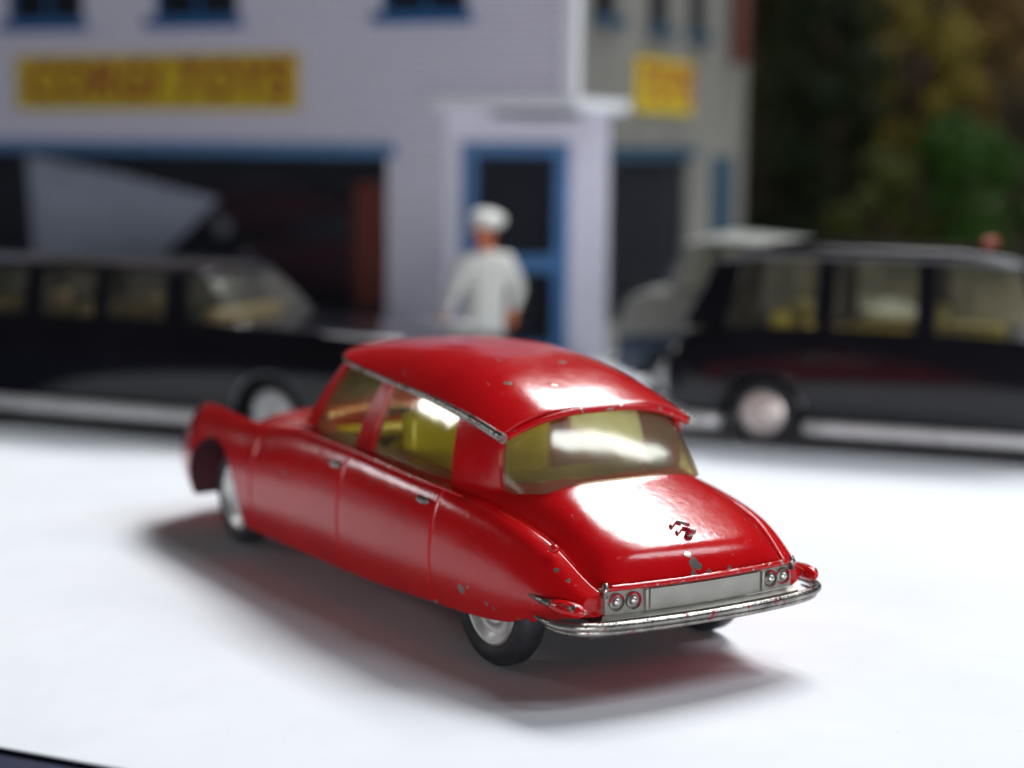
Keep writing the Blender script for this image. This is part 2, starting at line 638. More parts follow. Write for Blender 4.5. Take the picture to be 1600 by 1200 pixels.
XS = [-1.56, -1.53, -1.44, -1.3, -1.1, -.85, -.5, -.15, .2, .6, .93, 1.05, 1.17, 1.6, 2.3, 2.9, 3.06, 3.16, 3.26, 3.45, 3.9, 4.5, 4.9, 5.2, 5.43, 5.55, 5.67, 6, 6.5, 7.0, 7.4, 7.8, 8.1, 8.45, 8.75, 9.0, 9.15]


def shear(x, y):
    r = .13 * (y / 1.45) ** 2 * max(0, min(1, (-.6 - x) / .9))
    f = -.50 * (abs(y) / 1.6) ** 2.4 * max(0, min(1, (x - 7.0) / 1.6)) ** 1.3
    return x + r + f


secs = []
for x in XS:
    g = lambda k: float(pchip(k, x))
    wv, zw, cy, cz, zs = g(WID), g(ZW), g(CY), g(CZ), g(SZ)
    pts = [(0, zs + .02), (wv - .42, zs + .01), (wv - .13, zs), (wv - .025, zs + .45 * (zw - zs)), (wv, zw), (cy + .05 + .60 * (wv - cy - .05), zw + .60 * (cz - zw)),
           (cy + .045, cz - (.025 if x < .9 else .055)), (cy - (.11 if x < .9 else .02), cz), (g(GY), g(GZ)), (g(DY), g(DZ)), (.80, g(ZT) - .03), (.4, g(ZT) - .006), (0, g(ZT))]
    secs.append([(shear(x, p[0]), p[0], p[1]) for p in pts])
bodyme = shell_mesh(secs, {2: .75, 1: .3, 7: .55, 8: .5}, .75, 4)
# engraved shut lines
co = np.empty(len(bodyme.vertices) * 3)
bodyme.vertices.foreach_get('co', co)
co = co.reshape(-1, 3)
x, y, z = co[:, 0].copy(), co[:, 1].copy(), co[:, 2].copy()
side = (np.abs(y) > pchip(GY, x) + .06) & (z > pchip(SZ, x) + .02)
DOORS = (5.55, 3.16, 1.05)
lean = lambda z: .06 * (1.1 - z)
gdep = np.zeros(len(x))
for xd, dep in zip(DOORS, (.05, .045, .045)):
    gdep = np.maximum(gdep, dep * np.exp(-((x - xd - lean(z)) / .016) ** 2))
co[:, 1] -= np.sign(y) * gdep * side
co[:, 2] -= gdep * side * .5
# boot lid edge: a narrow sunk line above the plate, bonnet rear edge
top = (~side) & (np.abs(y) < 1.1) & (x > 5.0) & (z > 1.2)
co[:, 2] -= .03 * np.exp(-((x - 5.36 + .10 * y * y) / .03) ** 2) * top
bodyme.vertices.foreach_set('co', co.ravel())
bodyme.update()

cab = [(-.10, -.55), (.05, -.92), (.45, -1.08), (.9, -1.2), (4.3, -1.2), (4.75, -1.0), (5.0, -.5), (5.0, .5), (4.75, 1.0), (4.3, 1.2), (.9, 1.2), (.45, 1.08), (.05, .92), (-.10, .55)]
cutters = [MB().prism(cab, .62, 3.0)]
FW, RW, WR = (6.72, 1.34, .66), (.17, 1.34, .67), .66


def disc(c, r, y0, y1, seg=56):
    mb = MB()
    pts = [(c[0] + r * math.cos(2 * math.pi * k / seg), c[1] + r * math.sin(2 * math.pi * k / seg)) for k in range(seg)]
    n = seg
    vs = [(a, y0, b) for a, b in pts] + [(a, y1, b) for a, b in pts]
    mb.add(vs, [tuple(range(n)), tuple(range(n, 2 * n))[::-1]] + [(i, n + i, n + (i + 1) % n, (i + 1) % n) for i in range(n)])
    return mb


for s in (1, -1):
    cutters.append(disc((6.84, .60), .87, s * .95, s * 2.3))
    cutters.append(disc((.19, .58), .84, s * .9, s * (1.52)))
bodyme = cut(bodyme, cutters)
bodyme.polygons.foreach_set('use_smooth', [True] * len(bodyme.polygons))
bodyme.set_sharp_from_angle(angle=R(38))


def split(me, rules, mat, parent):
    """hand out faces of one casting to named panels, keeping the shading normals of the whole"""
    nl, npoly = len(me.loops), len(me.polygons)
    cn = np.empty(nl * 3, np.float32)
    me.corner_normals.foreach_get('vector', cn)
    cn = cn.reshape(-1, 3)
    vi = np.empty(nl, np.int32)
    me.loops.foreach_get('vertex_index', vi)
    ls = np.empty(npoly, np.int32)
    lt = np.empty(npoly, np.int32)
    me.polygons.foreach_get('loop_start', ls)
    me.polygons.foreach_get('loop_total', lt)
    cen = np.empty(npoly * 3)
    me.polygons.foreach_get('center', cen)
    cen = cen.reshape(-1, 3)
    nr = np.empty(npoly * 3)
    me.polygons.foreach_get('normal', nr)
    nr = nr.reshape(-1, 3)
    v = np.empty(len(me.vertices) * 3)
    me.vertices.foreach_get('co', v)
    v = v.reshape(-1, 3)
    own = np.full(npoly, -1)
    for i, (nm, fn) in enumerate(rules):
        own[(own < 0) & fn(cen, nr)] = i
    own[own < 0] = len(rules)
    out = []
    for i, nm in enumerate([r[0] for r in rules] + ['body']):
        ps = np.nonzero(own == i)[0]
        if not len(ps):
            continue
        li = np.concatenate([np.arange(ls[p], ls[p] + lt[p]) for p in ps])
        used, inv = np.unique(vi[li], return_inverse=True)
        m2 = bpy.data.meshes.new(nm)
        m2.vertices.add(len(used))
        m2.vertices.foreach_set('co', v[used].ravel())
        m2.loops.add(len(li))
        m2.loops.foreach_set('vertex_index', inv.astype(np.int32))
        m2.polygons.add(len(ps))
        m2.polygons.foreach_set('loop_start', np.concatenate([[0], np.cumsum(lt[ps])[:-1]]).astype(np.int32))
        m2.polygons.foreach_set('use_smooth', [True] * len(ps))
        m2.update(calc_edges=True)
        m2.normals_split_custom_set(cn[li].tolist())
        m2.materials.append(mat)
        o = bpy.data.objects.new(nm, m2)
        COL.objects.link(o)
        o.parent = parent
        out.append(o)
    return out


def onside(s, x0, x1):
    def f(c, n):
        ln = lean(c[:, 2])
        return ((c[:, 1] * s > pchip(GY, c[:, 0]) + .08) & (c[:, 2] > pchip(SZ, c[:, 0]) + .03) & (n[:, 1] * s > -.2) &
                (c[:, 0] > x0 + ln) & (c[:, 0] < x1 + ln))
    return f


def well(cx, cz, r, s, yo):
    return lambda c, n: ((c[:, 0] - cx) ** 2 + (c[:, 2] - cz) ** 2 < r * r) & (c[:, 1] * s < yo) & (c[:, 1] * s > .85) & (c[:, 2] > .5)


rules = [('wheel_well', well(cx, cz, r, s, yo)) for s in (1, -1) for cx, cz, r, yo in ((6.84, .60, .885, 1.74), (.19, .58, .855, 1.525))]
for s in (1, -1):
    rules += [('front_door', onside(s, 3.16, 5.55)), ('rear_door', onside(s, 1.05, 3.16)), ('rear_wing', onside(s, -1.40, 1.05)), ('front_wing', onside(s, 5.55, 9))]
rules.append(('bonnet', lambda c, n: (c[:, 0] > 5.40) & (np.abs(c[:, 1]) < pchip(GY, c[:, 0]) - .02) & (n[:, 2] > .15) & (c[:, 2] > .9)))
rules.append(('boot_lid', lambda c, n: (c[:, 0] < -.12) & (np.abs(c[:, 1]) < pchip(GY, c[:, 0]) - .05) & (n[:, 2] > .12) & (c[:, 2] > 1.14)))
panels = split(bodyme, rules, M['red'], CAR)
M['inside'] = simple('painted wheel arch shade', (.055, .012, .018, 1), .6, var=.3)  # shade of the wheel arches painted into the colour as dark maroon
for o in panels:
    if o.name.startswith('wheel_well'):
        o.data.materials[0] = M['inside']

# roof
RHW = [(4.75, 1.0), (4.6, 1.06), (4.2, 1.14), (3, 1.22), (2, 1.265), (1, 1.275), (.26, 1.26)]
RZE = [(4.75, 2.86), (4.3, 2.82), (3, 2.73), (2, 2.67), (1, 2.56), (.26, 2.42)]
RZC = [(4.75, 2.92), (4.3, 3.00), (3.4, 3.09), (2.6, 3.12), (1.8, 3.07), (1.2, 2.97), (.7, 2.83), (.26, 2.67)]
rows = []
for i in range(61):
    x = 4.75 - (4.75 - .26) * i / 60
    hw, ze, zc = (float(pchip(k, x)) for k in (RHW, RZE, RZC))
    row = []
    for j in range(49):
        v = -1 + 2 * j / 48
        v = math.copysign(1 - (1 - abs(v)) ** 1.25, v)
        sx = -.34 * abs(v) ** 2.5 * max(0, (x - 3.6) / 1.15) ** 2 + .07 * abs(v) ** 4 * max(0, (1 - x) / .75)
        row.append((x + sx, v * hw, ze + (zc - ze) * (1 - abs(v) ** 4.0)))
    rows.append(row)
roof = MB().grid(rows, flip=True).build('roof', M['red_roof'], CAR, smooth=True, solid=.09)
md = roof.modifiers.new('bev', 'BEVEL')
md.width = .025
md.segments = 2
md.limit_method = 'ANGLE'
md.angle_limit = R(50)
# chrome strip under the roof edge, thicker to the rear, on each side; and the lip over the rear window
for s in (1, -1):
    pth, rad = [], []
    for i in range(40):
        x = 4.7 - (4.7 - .28) * i / 39
        sx = -.34 * max(0, (x - 3.6) / 1.15) ** 2
        pth.append((x + sx, s * (float(pchip(RHW, x)) - .005), float(pchip(RZE, x)) - .035))
        rad.append(.024 + .026 * (i / 39) ** 2)
    tr = MB().tube(pth, rad, 12, 1.15).build('roof_trim', M['trim'], CAR, angle=50)
pth = [(.245 + .07 * abs(v) ** 4, v * 1.2, 2.42 + (.24) * (1 - abs(v) ** 2.7) - .03) for v in np.linspace(-1, 1, 41)]
MB().tube(pth, .03, 8, 1.3).build('rear_window_lip', M['red_worn'], roof, angle=50)


hl = [[(px_, py_ * .94, pz_ - .115) for px_, py_, pz_ in r_[3:-3:3]] for r_ in rows[3:-2:3]]
M['bounce_pale'] = simple('pale bounce panel', (.62, .56, .34, 1), .5)
MB().grid(hl).build('bounce_panel', M['bounce_pale'], CAR, smooth=True, solid=.02)  # pale panel added under the roof to bounce light into the cabin


def BS(x, s=1):
    return (x, s * float(pchip([(4.88, 1.34), (4, 1.43), (3, 1.445), (1.5, 1.43), (.9, 1.33), (.40, 1.17)], x)),
            float(pchip([(4.88, 1.93), (3.1, 1.845), (1.5, 1.78), (.9, 1.75), (.4, 1.72)], x)))


def TS(x, s=1):
    sx = -.34 * max(0, (x - 3.6) / 1.15) ** 2
    return (x + sx, s * (float(pchip(RHW, x)) - .07), float(pchip(RZE, x)) - .03)


def strip(f, x0, x1, s, n=8):
    return [f(x0 + (x1 - x0) * i / (n - 1), s) for i in range(n)]


for s in (1, -1):
    for nm, b0, b1, t0, t1, mat, th, dz in (('windscreen_pillar', 4.86, 4.68, 4.62, 4.46, 'red_plain', .09, 0), ('side_window', 4.70, 3.32, 4.48, 3.10, 'glass', .03, 1),
                                            ('door_pillar', 3.32, 2.95, 3.10, 2.86, 'red_plain', .09, 0), ('side_window', 2.97, 1.12, 2.88, 1.22, 'glass', .03, 1),
                                            ('rear_pillar', 1.14, .42, 1.24, .44, 'red_plain', .09, 0)):
        mb = patch(strip(BS, b0, b1, s), strip(TS, t0, t1, s), 16, 10, .03, th, (0, s, 0))
        if dz:
            mb.v = [(a, b - s * .03, c) for a, b, c in mb.v]
        o = mb.build(nm, M[mat], CAR, angle=40)
rb = [(.44, 1.15, 1.74), (.1, 1.13, 1.82), (-.13, 1.04, 1.86), (-.22, .7, 1.88), (-.25, 0, 1.89)]
rt = [(.52, 1.14, 2.40), (.44, 1.09, 2.45), (.37, .95, 2.50), (.32, .6, 2.58), (.30, 0, 2.625)]
mirror = lambda L: L + [(a, -b, c) for a, b, c in L[-2::-1]]
patch(mirror(rb), mirror(rt), 48, 14, .055, .03, (-1, 0, .6)).build('rear_window', M['rear_glass'], CAR, angle=40)
fb = [(4.82, 1.27, 1.90), (5.08, .95, 1.95), (5.22, .5, 1.97), (5.25, 0, 1.975)]
ft = [(4.33, 1.03, 2.79), (4.52, .8, 2.83), (4.62, .4, 2.87), (4.64, 0, 2.88)]
patch(mirror(fb), mirror(ft), 40, 12, .04, .03, (1, 0, .6)).build('windscreen', M['glass'], CAR, angle=40)
# belt moulding below the side windows
for s in (1, -1):
    pth = [(x, s * (float(pchip(CY, x)) - .015), float(pchip(CZ, x)) - .005) for x in np.linspace(4.6, .7, 40)]
    MB().tube(pth, [.012 + .016 * math.sin(math.pi * i / 39) ** .4 for i in range(40)], 8).build('belt_moulding', M['red_worn'], CAR, smooth=True)
    for xh, yh, zh in ((3.30, 1.715, 1.67), (1.26, 1.675, 1.60)):
        h = MB().ball((xh, s * yh, zh), .055, 12, 8, (2.6, .75, .8))
        h.ball((xh - .06, s * (yh + .02), zh + .02), .04, 10, 6, (1.6, .8, .7))
        h.build('door_handle', M['chrome'], CAR, smooth=True)
# interior
it = MB().prism([(p[0] * .985 + .02, p[1] * .97) for p in cab], .60, .72)
it.build('floor_pan', M['yellow'], CAR)


def seat(name, x0, yw, zt, depth, y0=0):
    o = MB().box((x0, y0, (zt + .75) / 2), (.30, 2 * yw, zt - .75)).box((x0 + depth / 2 + .1, y0, 1.02), (depth, 2 * yw * .98, .55)).build(name, M['yellow'], CAR, bevel=.14, seg=4)
    return o


seat('front_seat', 2.88, .49, 2.33, .9, .53)
seat('front_seat', 2.88, .49, 2.33, .9, -.53)
seat('rear_seat', .95, 1.04, 1.88, .9)
MB().prism([(.0, -.75), (.85, -1.02), (.85, 1.02), (.0, .75)], 1.62, 1.78).build('parcel_shelf', M['yellow'], CAR, bevel=.03)
MB().box((4.55, 0, 1.62), (.45, 2.1, .5)).build('dashboard', M['yellow'], CAR, bevel=.1, seg=3)
sw = MB()
ring = [(4.08 - .16 * math.sin(a), .52 + .42 * math.cos(a), 1.78 + .38 * math.sin(a)) for a in np.linspace(0, 2 * math.pi, 33)]
sw.tube(ring, .045, 8, cap=False)
sw.tube([(4.08, .12, 1.78), (4.08, .94, 1.78)], .03, 6).tube([(4.08, .52, 1.78), (4.4, .52, 1.6)], .06, 8)
sw.build('steering_wheel', M['steer'], CAR, smooth=True)

# wheels
for (cx, cy, cz), tag_ in ((FW, 'front'), (RW, 'rear')):
    for s in (1, -1):
        wh = bpy.data.objects.new('wheel', None)
        COL.objects.link(wh)
        wh.parent = CAR
        k_ = 1.08 if tag_ == 'rear' else 1.0
        wh.location = (cx, s * cy, WR * k_)
        wh.scale = (k_, .86 if tag_ == 'rear' else 1.0, k_)
        prof = [(.40, -.19), (.56, -.19), (.62, -.165), (.655, -.10), (.66, 0), (.655, .10), (.62, .165), (.56, .19), (.50, .185), (.47, .15), (.40, .13), (.40, -.19)]
        MB().lathe([(r, h * s) for r, h in prof], (0, 0, 0), 'y', 56).build('tyre', M['tyre'], wh, angle=45)
        hub = [(.0, .13), (.10, .125), (.13, .105), (.20, .10), (.24, .115), (.27, .10), (.34, .115), (.40, .165), (.435, .17), (.455, .155), (.455, .10), (.40, -.1)]
        MB().lathe([(r, h * s) for r, h in hub], (0, 0, 0), 'y', 48).build('hub', M['silver'], wh, angle=40)
for cx in (FW[0], RW[0]):
    MB().tube([(cx, -1.3, WR), (cx, 1.3, WR)], .06, 10).build('axle', M['tin'], CAR, smooth=True)
bp = [(-1.2, -1.05), (.9, -1.15), (5.6, -1.15), (8.0, -1.0), (8.0, 1.0), (5.6, 1.15), (.9, 1.15), (-1.2, 1.05)]
bpb = [(-.7, -.78), (7.9, -.78), (7.9, .78), (-.7, .78)]
MB().prism(bpb, .37, .56).build('base_plate', M['tin'], CAR, bevel=.04)

# tail: number plate panel, lamps, pegs, pods, bumper
RX = lambda y: -1.585 + .13 * (y / 1.45) ** 2
ys = np.linspace(-1.19, 1.19, 33)
pn = MB()
fr = [[(RX(y) - .022 + (.02 if zz > 1.1 else 0), y, zz) for y in ys] for zz in (.90, .93, 1.12, 1.145)]
bk = [[(RX(y) + .10, y, zz) for y in ys] for zz in (.90, 1.145)]
pn.grid(fr).grid([bk[0], fr[0]]).grid([bk[1], fr[-1]])
for k in (0, -1):
    pn.add([fr[0][k], fr[1][k], fr[2][k], fr[3][k], bk[1][k], bk[0][k]], [(0, 1, 2, 3, 4, 5)])
panel = pn.build('plate_panel', M['casting'], CAR, angle=30)
ys2 = np.linspace(-.70, .70, 17)
pl = MB()
f2 = [[(RX(y) - .045, y, zz) for y in ys2] for zz in (.925, 1.125)]
b2 = [[(RX(y) - .01, y, zz) for y in ys2] for zz in (.925, 1.125)]
pl.grid(f2).grid([b2[0], f2[0]]).grid([b2[1], f2[1]]).grid([[f2[0][0], f2[1][0]], [b2[0][0], b2[1][0]]]).grid([[f2[0][-1], f2[1][-1]], [b2[0][-1], b2[1][-1]]])
pl.build('number_plate', M['casting'], panel)
for s in (1, -1):
    MB().box((RX(.74) - .035, s * .745, 1.02), (.05, .035, .21)).build('rib', M['casting'], panel, bevel=.01)
    for yy in (.88, 1.07):
        xx = RX(yy)
        MB().lathe([(.088, .03), (.088, -.04), (.074, -.045), (.068, -.03), (.066, .02)], (xx, s * yy, 1.025), 'x', 24).build('lamp_rim', M['chrome_red'], panel, angle=40)
        MB().ball((xx - .02, s * yy, 1.025), .048, 16, 10, (.9, 1, 1)).build('rear_lamp', M['silver'], panel, smooth=True)
    MB().tube([(RX(1.2) - .02, s * 1.2, 1.08), (RX(1.2) - .03, s * 1.2, 1.17), (RX(1.2) - .02, s * 1.195, 1.225)], [.035, .04, .02], 10).build('overrider', M['chrome'], CAR, smooth=True)
    # lamp pod: a fin that swells into a bullet
    MB().tube([(-.68, s * 1.585, 1.0), (-.95, s * 1.60, .99), (-1.15, s * 1.58, .985), (-1.24, s * 1.565, .985)], [.008, .026, .036, .02], 10, 1.2).build('lamp_fin', M['chrome'], CAR, smooth=True)
    MB().tube([(-1.02, s * 1.55, .965), (-1.2, s * 1.56, .97), (-1.36, s * 1.54, .975), (-1.52, s * 1.50, .98), (-1.6, s * 1.47, .985)], [.03, .075, .085, .068, .02], 16).build('lamp_pod', M['red_worn'], CAR, smooth=True)
    MB().tube([(-1.43, s * 1.55, 1.0), (-1.50, s * 1.53, 1.0), (-1.545, s * 1.515, 1.0)], [.035, .05, .02], 14).build('pod_lamp', M['chrome'], CAR, smooth=True)
pth = [(RX(y) - .012, y, 1.165) for y in np.linspace(-1.16, 1.16, 40)]
MB().tube(pth, [.03 + .006 * random.random() for _ in pth], 10).build('plate_ridge', M['red_worn'], CAR, smooth=True)


def bumper_path(zo=0, k=1.0):
    base = [(-.98, 1.66), (-1.2, 1.685), (-1.42, 1.64), (-1.58, 1.50), (-1.68, 1.2), (-1.735, .8), (-1.765, .4), (-1.775, 0)]
    P = poly_at([(a, b * k, .835 + zo) for a, b in base], 30)
    L = [tuple(p) for p in P]
    return mirror(L)


bpth = bumper_path()
n = len(bpth)
rad = [.02 + .026 * min(1, min(i, n - 1 - i) / 5) for i in range(n)]
bmp = MB().tube(bpth, rad, 14, .95).build('rear_bumper', M['chrome'], CAR, smooth=True)
p2 = [(a + .03, b * .985, c - .062) for a, b, c in bpth[3:-3]]
MB().tube(p2, [.012 + .028 * min(1, min(i, len(p2) - 1 - i) / 5) for i in range(len(p2))], 10).build('bumper_lip', M['chrome'], bmp, smooth=True)
ys3 = np.linspace(-1.22, 1.22, 25)
va = [[(RX(y) + .02, y, .80) for y in ys3], [(RX(y) - .03, y, .90) for y in ys3], [(RX(y) - .12, y, .875) for y in ys3]]
MB().grid(va).build('valance', M['casting'], CAR, solid=.03)
MB().ball((-.93, 1.405, 1.475), .05, 12, 8, (1.3, 1, .9)).build('fuel_cap', M['red_worn'], CAR, smooth=True)
# chevron emblem and boot knob


def lid_z(x):
    return float(pchip(ZT, x))


def lid_frame(x):
    d = (lid_z(x - .03) - lid_z(x + .03)) / -.06
    t = Vector((1, 0, d)).normalized()
    return Vector((x, 0, lid_z(x) - .004)), t, Vector((-t.z, 0, t.x))


from mathutils.bvhtree import BVHTree
lid = [o for o in panels if o.name.startswith('boot_lid')][0].data
lid_tree = BVHTree.FromPolygons([v.co for v in lid.vertices], [tuple(q.vertices) for q in lid.polygons])


def on_lid(x, y, h):
    hit, nrm, _, _ = lid_tree.ray_cast(Vector((x, y, 4)), Vector((0, 0, -1)))
    if hit is None:
        return Vector((x, y, lid_z(x)))
    if nrm.z < 0:
        nrm = -nrm
    return hit + nrm * h


for x0 in (-1.06, -1.165):
    rows_lo, rows_hi = [], []
    for k in range(13):
        v = -1 + k / 6
        xa = x0 - .075 * abs(v)
        rows_lo.append([on_lid(xa + .030, v * .12, -.01), on_lid(xa - .030, v * .12, -.01)])
        rows_hi.append([on_lid(xa + .020, v * .115, .030), on_lid(xa - .020, v * .115, .030)])
    ring = [[lo[0], hi[0], hi[1], lo[1]] for lo, hi in zip(rows_lo, rows_hi)]
    cvm = MB().grid(ring, True)
    cvm.f += [(0, 1, 2, 3), tuple(range(48, 52))[::-1]]
    cvm.fm += [0, 0]
    cvm.build('chevron', M['chrome_red'], CAR, bevel=.006)
p, t, nn = lid_frame(-1.29)
p = on_lid(-1.29, 0, -.01)
MB().tube([p, p + nn * .05, p + nn * .09], [.045, .045, .015], 12).build('boot_knob', M['chrome_red'], CAR, smooth=True)
# front end
for s in (1, -1):
    MB().ball((8.25, s * 1.12, 1.22), .24, 18, 12, (1.1, 1, 1)).build('headlamp', M['silver'], CAR, smooth=True)
fpth = mirror([(8.72, 1.28, .64), (8.8, 1.18, .64), (8.9, 1.0, .64), (9.12, .5, .64), (9.2, 0, .64)])
fpth = [tuple(p) for p in poly_at(fpth, 40)]
MB().tube(fpth, .065, 10, .9).build('front_bumper', M['chrome'], CAR, smooth=True)

# ------------------------------------------------------------------ background toys: materials
M['black'] = simple('black gloss paint', (.006, .006, .009, 1), .14, 0, .15, .2, 1, .05, 3, .35)
M['bchrome'] = simple('plated strip', (.80, .80, .80, 1), .38, .55, var=.12)
M['tan'] = simple('tan plastic seats', (.26, .19, .08, 1), .4, var=.15)
M['lemon'] = simple('lemon plastic seats', (.55, .45, .05, 1), .4, var=.15)
M['bglass'] = glazing('clear plastic', (.90, .90, .86), .16, .55, .045, (.6, .58, .5, 1))
M['cream'] = simple('cream grey paint', (.22, .225, .205, 1), .55, 0, 0, .08)
M['slate'] = simple('slate blue paint', (.035, .06, .11, 1), .3, 0, .4)
M['amber'] = simple('amber lamp', (.34, .06, .02, 1), .4)
M['white_hub'] = simple('pale hub', (.62, .55, .52, 1), .35, .5, var=.15)
M['dull_trim'] = simple('dull plated gutter', (.16, .165, .18, 1), .35, .6)
M['lamp_glass'] = simple('lamp glass', (.7, .7, .68, 1), .15, .4)


def box_sections(rows):
    """rows: x, half width, sill z, waist z, top z, tuck of the top edge -> half sections"""
    out = []
    for x, wd, zs, zw, zt, tk in rows:
        out.append([(x, 0, zs), (x, wd * .8, zs), (x, wd * .96, zs + .03), (x, wd, zs + (zw - zs) * .55), (x, wd, zw), (x, wd - tk * .45, zt - .03),
                    (x, wd - tk, zt), (x, (wd - tk) * .55, zt + .015), (x, 0, zt + .02)])
    return out


def toy_wheel(parent, x, y, r, wdt, hubmat, s):
    wh = bpy.data.objects.new('wheel', None)
    COL.objects.link(wh)
    wh.parent = parent
    wh.location = (x, y, r)
    h = wdt / 2
    pr = [(r * .55, -h), (r * .85, -h), (r * .96, -h * .8), (r, -h * .4), (r, h * .4), (r * .96, h * .8), (r * .85, h), (r * .68, h * .9), (r * .62, h * .6), (r * .55, -h)]
    MB().lathe([(a, b * s) for a, b in pr], (0, 0, 0), 'y', 36).build('tyre', M['tyre'], wh, angle=45)
    hb = [(0, h * 1.25), (r * .2, h * 1.2), (r * .3, h * .95), (r * .55, h * 1.0), (r * .66, h * .85), (r * .68, h * .5), (r * .5, -h)]
    MB().lathe([(a, b * s) for a, b in hb], (0, 0, 0), 'y', 36).build('hub', M[hubmat], wh, angle=40)


def greenhouse(car, Bf, Tf, cells, paint, glass, rear, front, roof_rows, roofpaint=None, trim=None):
    """pillars and side panes from Bf/Tf lines; rear and front panes from polylines; a roof skin from rows of (x, hw, zedge, zcentre)"""
    for s in (1, -1):
        for kind, b0, b1, t0, t1 in cells:
            pane = kind.endswith('window')
            mb = patch(strip(Bf, b0, b1, s), strip(Tf, t0, t1, s), 10, 8, .03, .04 if pane else .10, (0, s, 0))
            if pane:
                mb.v = [(a, b - s * .03, c) for a, b, c in mb.v]
            mb.build(kind, M[glass] if pane else M[paint], car, angle=40)
    for nm, (b, t), nr in (('rear_window', rear, (-1, 0, .5)), ('windscreen', front, (1, 0, .5))):
        patch(mirror(b), mirror(t), 24, 8, .04, .04, nr).build(nm, M[glass], car, angle=40)
    rows = []
    kx = [[(r[0], r[i]) for r in roof_rows] for i in (1, 2, 3)]
    x0, x1 = roof_rows[0][0], roof_rows[-1][0]
    for i in range(33):
        x = x0 + (x1 - x0) * i / 32
        hw, ze, zc = (float(pchip(k, x)) for k in kx)
        rows.append([(x, v * hw, ze + (zc - ze) * (1 - abs(v) ** 3)) for v in np.linspace(-1, 1, 25)])
    MB().grid(rows).build('roof', M[roofpaint or paint], car, smooth=True, solid=.08)


# ---- taxi: stands with its tail behind the red car, front out of the frame
TX = thing('toy_taxi', 'black toy taxi with silver sill strip and pinkish silver hub on the right', 'toy car', (4.64 + .342 * 1.42, 31.87 + .94 * 1.42, 0), R(-20))
rows = [(-1.95, 1.20, .75, 1.25, 1.60, .25), (-1.85, 1.36, .60, 1.3, 1.85, .3), (-1.5, 1.50, .5, 1.35, 2.05, .25), (-.8, 1.58, .45, 1.4, 2.16, .2), (0, 1.60, .45, 1.45, 2.2, .18), (2, 1.60, .42, 1.5, 2.2, .16),
        (4.6, 1.58, .42, 1.5, 2.18, .2), (5.2, 1.56, .42, 1.45, 2.12, .35), (6.2, 1.55, .45, 1.4, 2.06, .5), (7.4, 1.5, .5, 1.35, 1.95, .5), (7.8, 1.3, .6, 1.2, 1.7, .4)]
me = shell_mesh(box_sections(rows), {2: .5, 6: .3}, .5, 2)
me = cut(me, [disc((0, .6), .72, .95, 2.2), disc((0, .6), .72, -.95, -2.2), disc((6.1, .6), .74, .95, 2.2), disc((6.1, .6), .74, -.95, -2.2),
              MB().prism([(-1.1, -1.25), (4.9, -1.25), (4.9, 1.25), (-1.1, 1.25)], .9, 3)])
obj_from(me, 'body', M['black'], TX)
tB = lambda x, s=1: (x, s * float(pchip([(-1.6, 1.10), (-1.1, 1.34), (-.5, 1.43), (4, 1.43), (5, 1.35)], x)), 2.14)
tT = lambda x, s=1: (x, s * float(pchip([(-1.6, .75), (-.6, 1.12), (0, 1.2), (4, 1.22), (4.8, 1.12)], x)), float(pchip([(-1.3, 3.20), (-.6, 3.42), (.5, 3.5), (3.5, 3.5), (4.8, 3.36)], x)))
greenhouse(TX, tB, tT, [('rear_pillar', -1.62, -.72, -1.05, -.50), ('side_window', -.74, .92, -.52, .92), ('door_pillar', .90, 1.25, .90, 1.25), ('side_window', 1.23, 2.72, 1.23, 2.72),
                        ('door_pillar', 2.70, 3.05, 2.70, 3.02), ('side_window', 3.03, 4.85, 3.0, 4.45), ('windscreen_pillar', 4.82, 5.0, 4.42, 4.6)], 'black', 'bglass',
           ([(-1.60, 1.1, 2.1), (-1.75, .6, 2.1), (-1.8, 0, 2.1)], [(-1.05, .75, 3.36), (-1.15, .5, 3.38), (-1.2, 0, 3.4)]),
           ([(4.98, 1.34, 2.12), (5.15, .7, 2.12), (5.2, 0, 2.12)], [(4.62, 1.08, 3.4), (4.72, .6, 3.42), (4.76, 0, 3.44)]),
           [(-1.30, .78, 3.24, 3.32), (-1.0, 1.0, 3.38, 3.46), (-.4, 1.2, 3.50, 3.64), (1, 1.28, 3.64, 3.77), (3, 1.28, 3.64, 3.77), (4.3, 1.2, 3.54, 3.66), (4.85, 1.08, 3.36, 3.44)])
for s in (1, -1):
    MB().tube([(x, s * 1.56, .42) for x in np.linspace(-1.85, -.78, 6)], .10, 10, 1.5).build('sill_strip', M['bchrome'], TX, smooth=True)
    MB().tube([(x, s * 1.58, .40) for x in np.linspace(.80, 5.3, 12)], .09, 10, 1.5).build('sill_strip', M['bchrome'], TX, smooth=True)
    for x in (0, 6.1):
        toy_wheel(TX, x, s * 1.32, .60, .36, 'white_hub', s)
        MB().tube([(x + .78 * math.cos(a), s * 1.57, .6 + .78 * math.sin(a)) for a in np.linspace(-.1, math.pi + .1, 20)], .075, 8).build('wheel_arch', M['black'], TX, smooth=True)
    MB().tube([(x, s * (float(pchip([(-1.0, 1.12), (0, 1.24), (4, 1.26), (4.6, 1.16)], x))), float(pchip([(-1, 3.36), (0, 3.5), (3.5, 3.52), (4.7, 3.4)], x))) for x in np.linspace(-.9, 4.6, 16)], .05, 8).build('gutter', M['dull_trim'], TX, smooth=True)
    MB().box((-1.86, s * 1.15, 1.15), (.12, .2, .35)).build('tail_lamp', M['amber'], TX, bevel=.04)
MB().tube([(-2.0, y, .62) for y in np.linspace(-1.45, 1.45, 9)], .09, 8, 1.3).build('rear_bumper', M['bchrome'], TX, smooth=True)
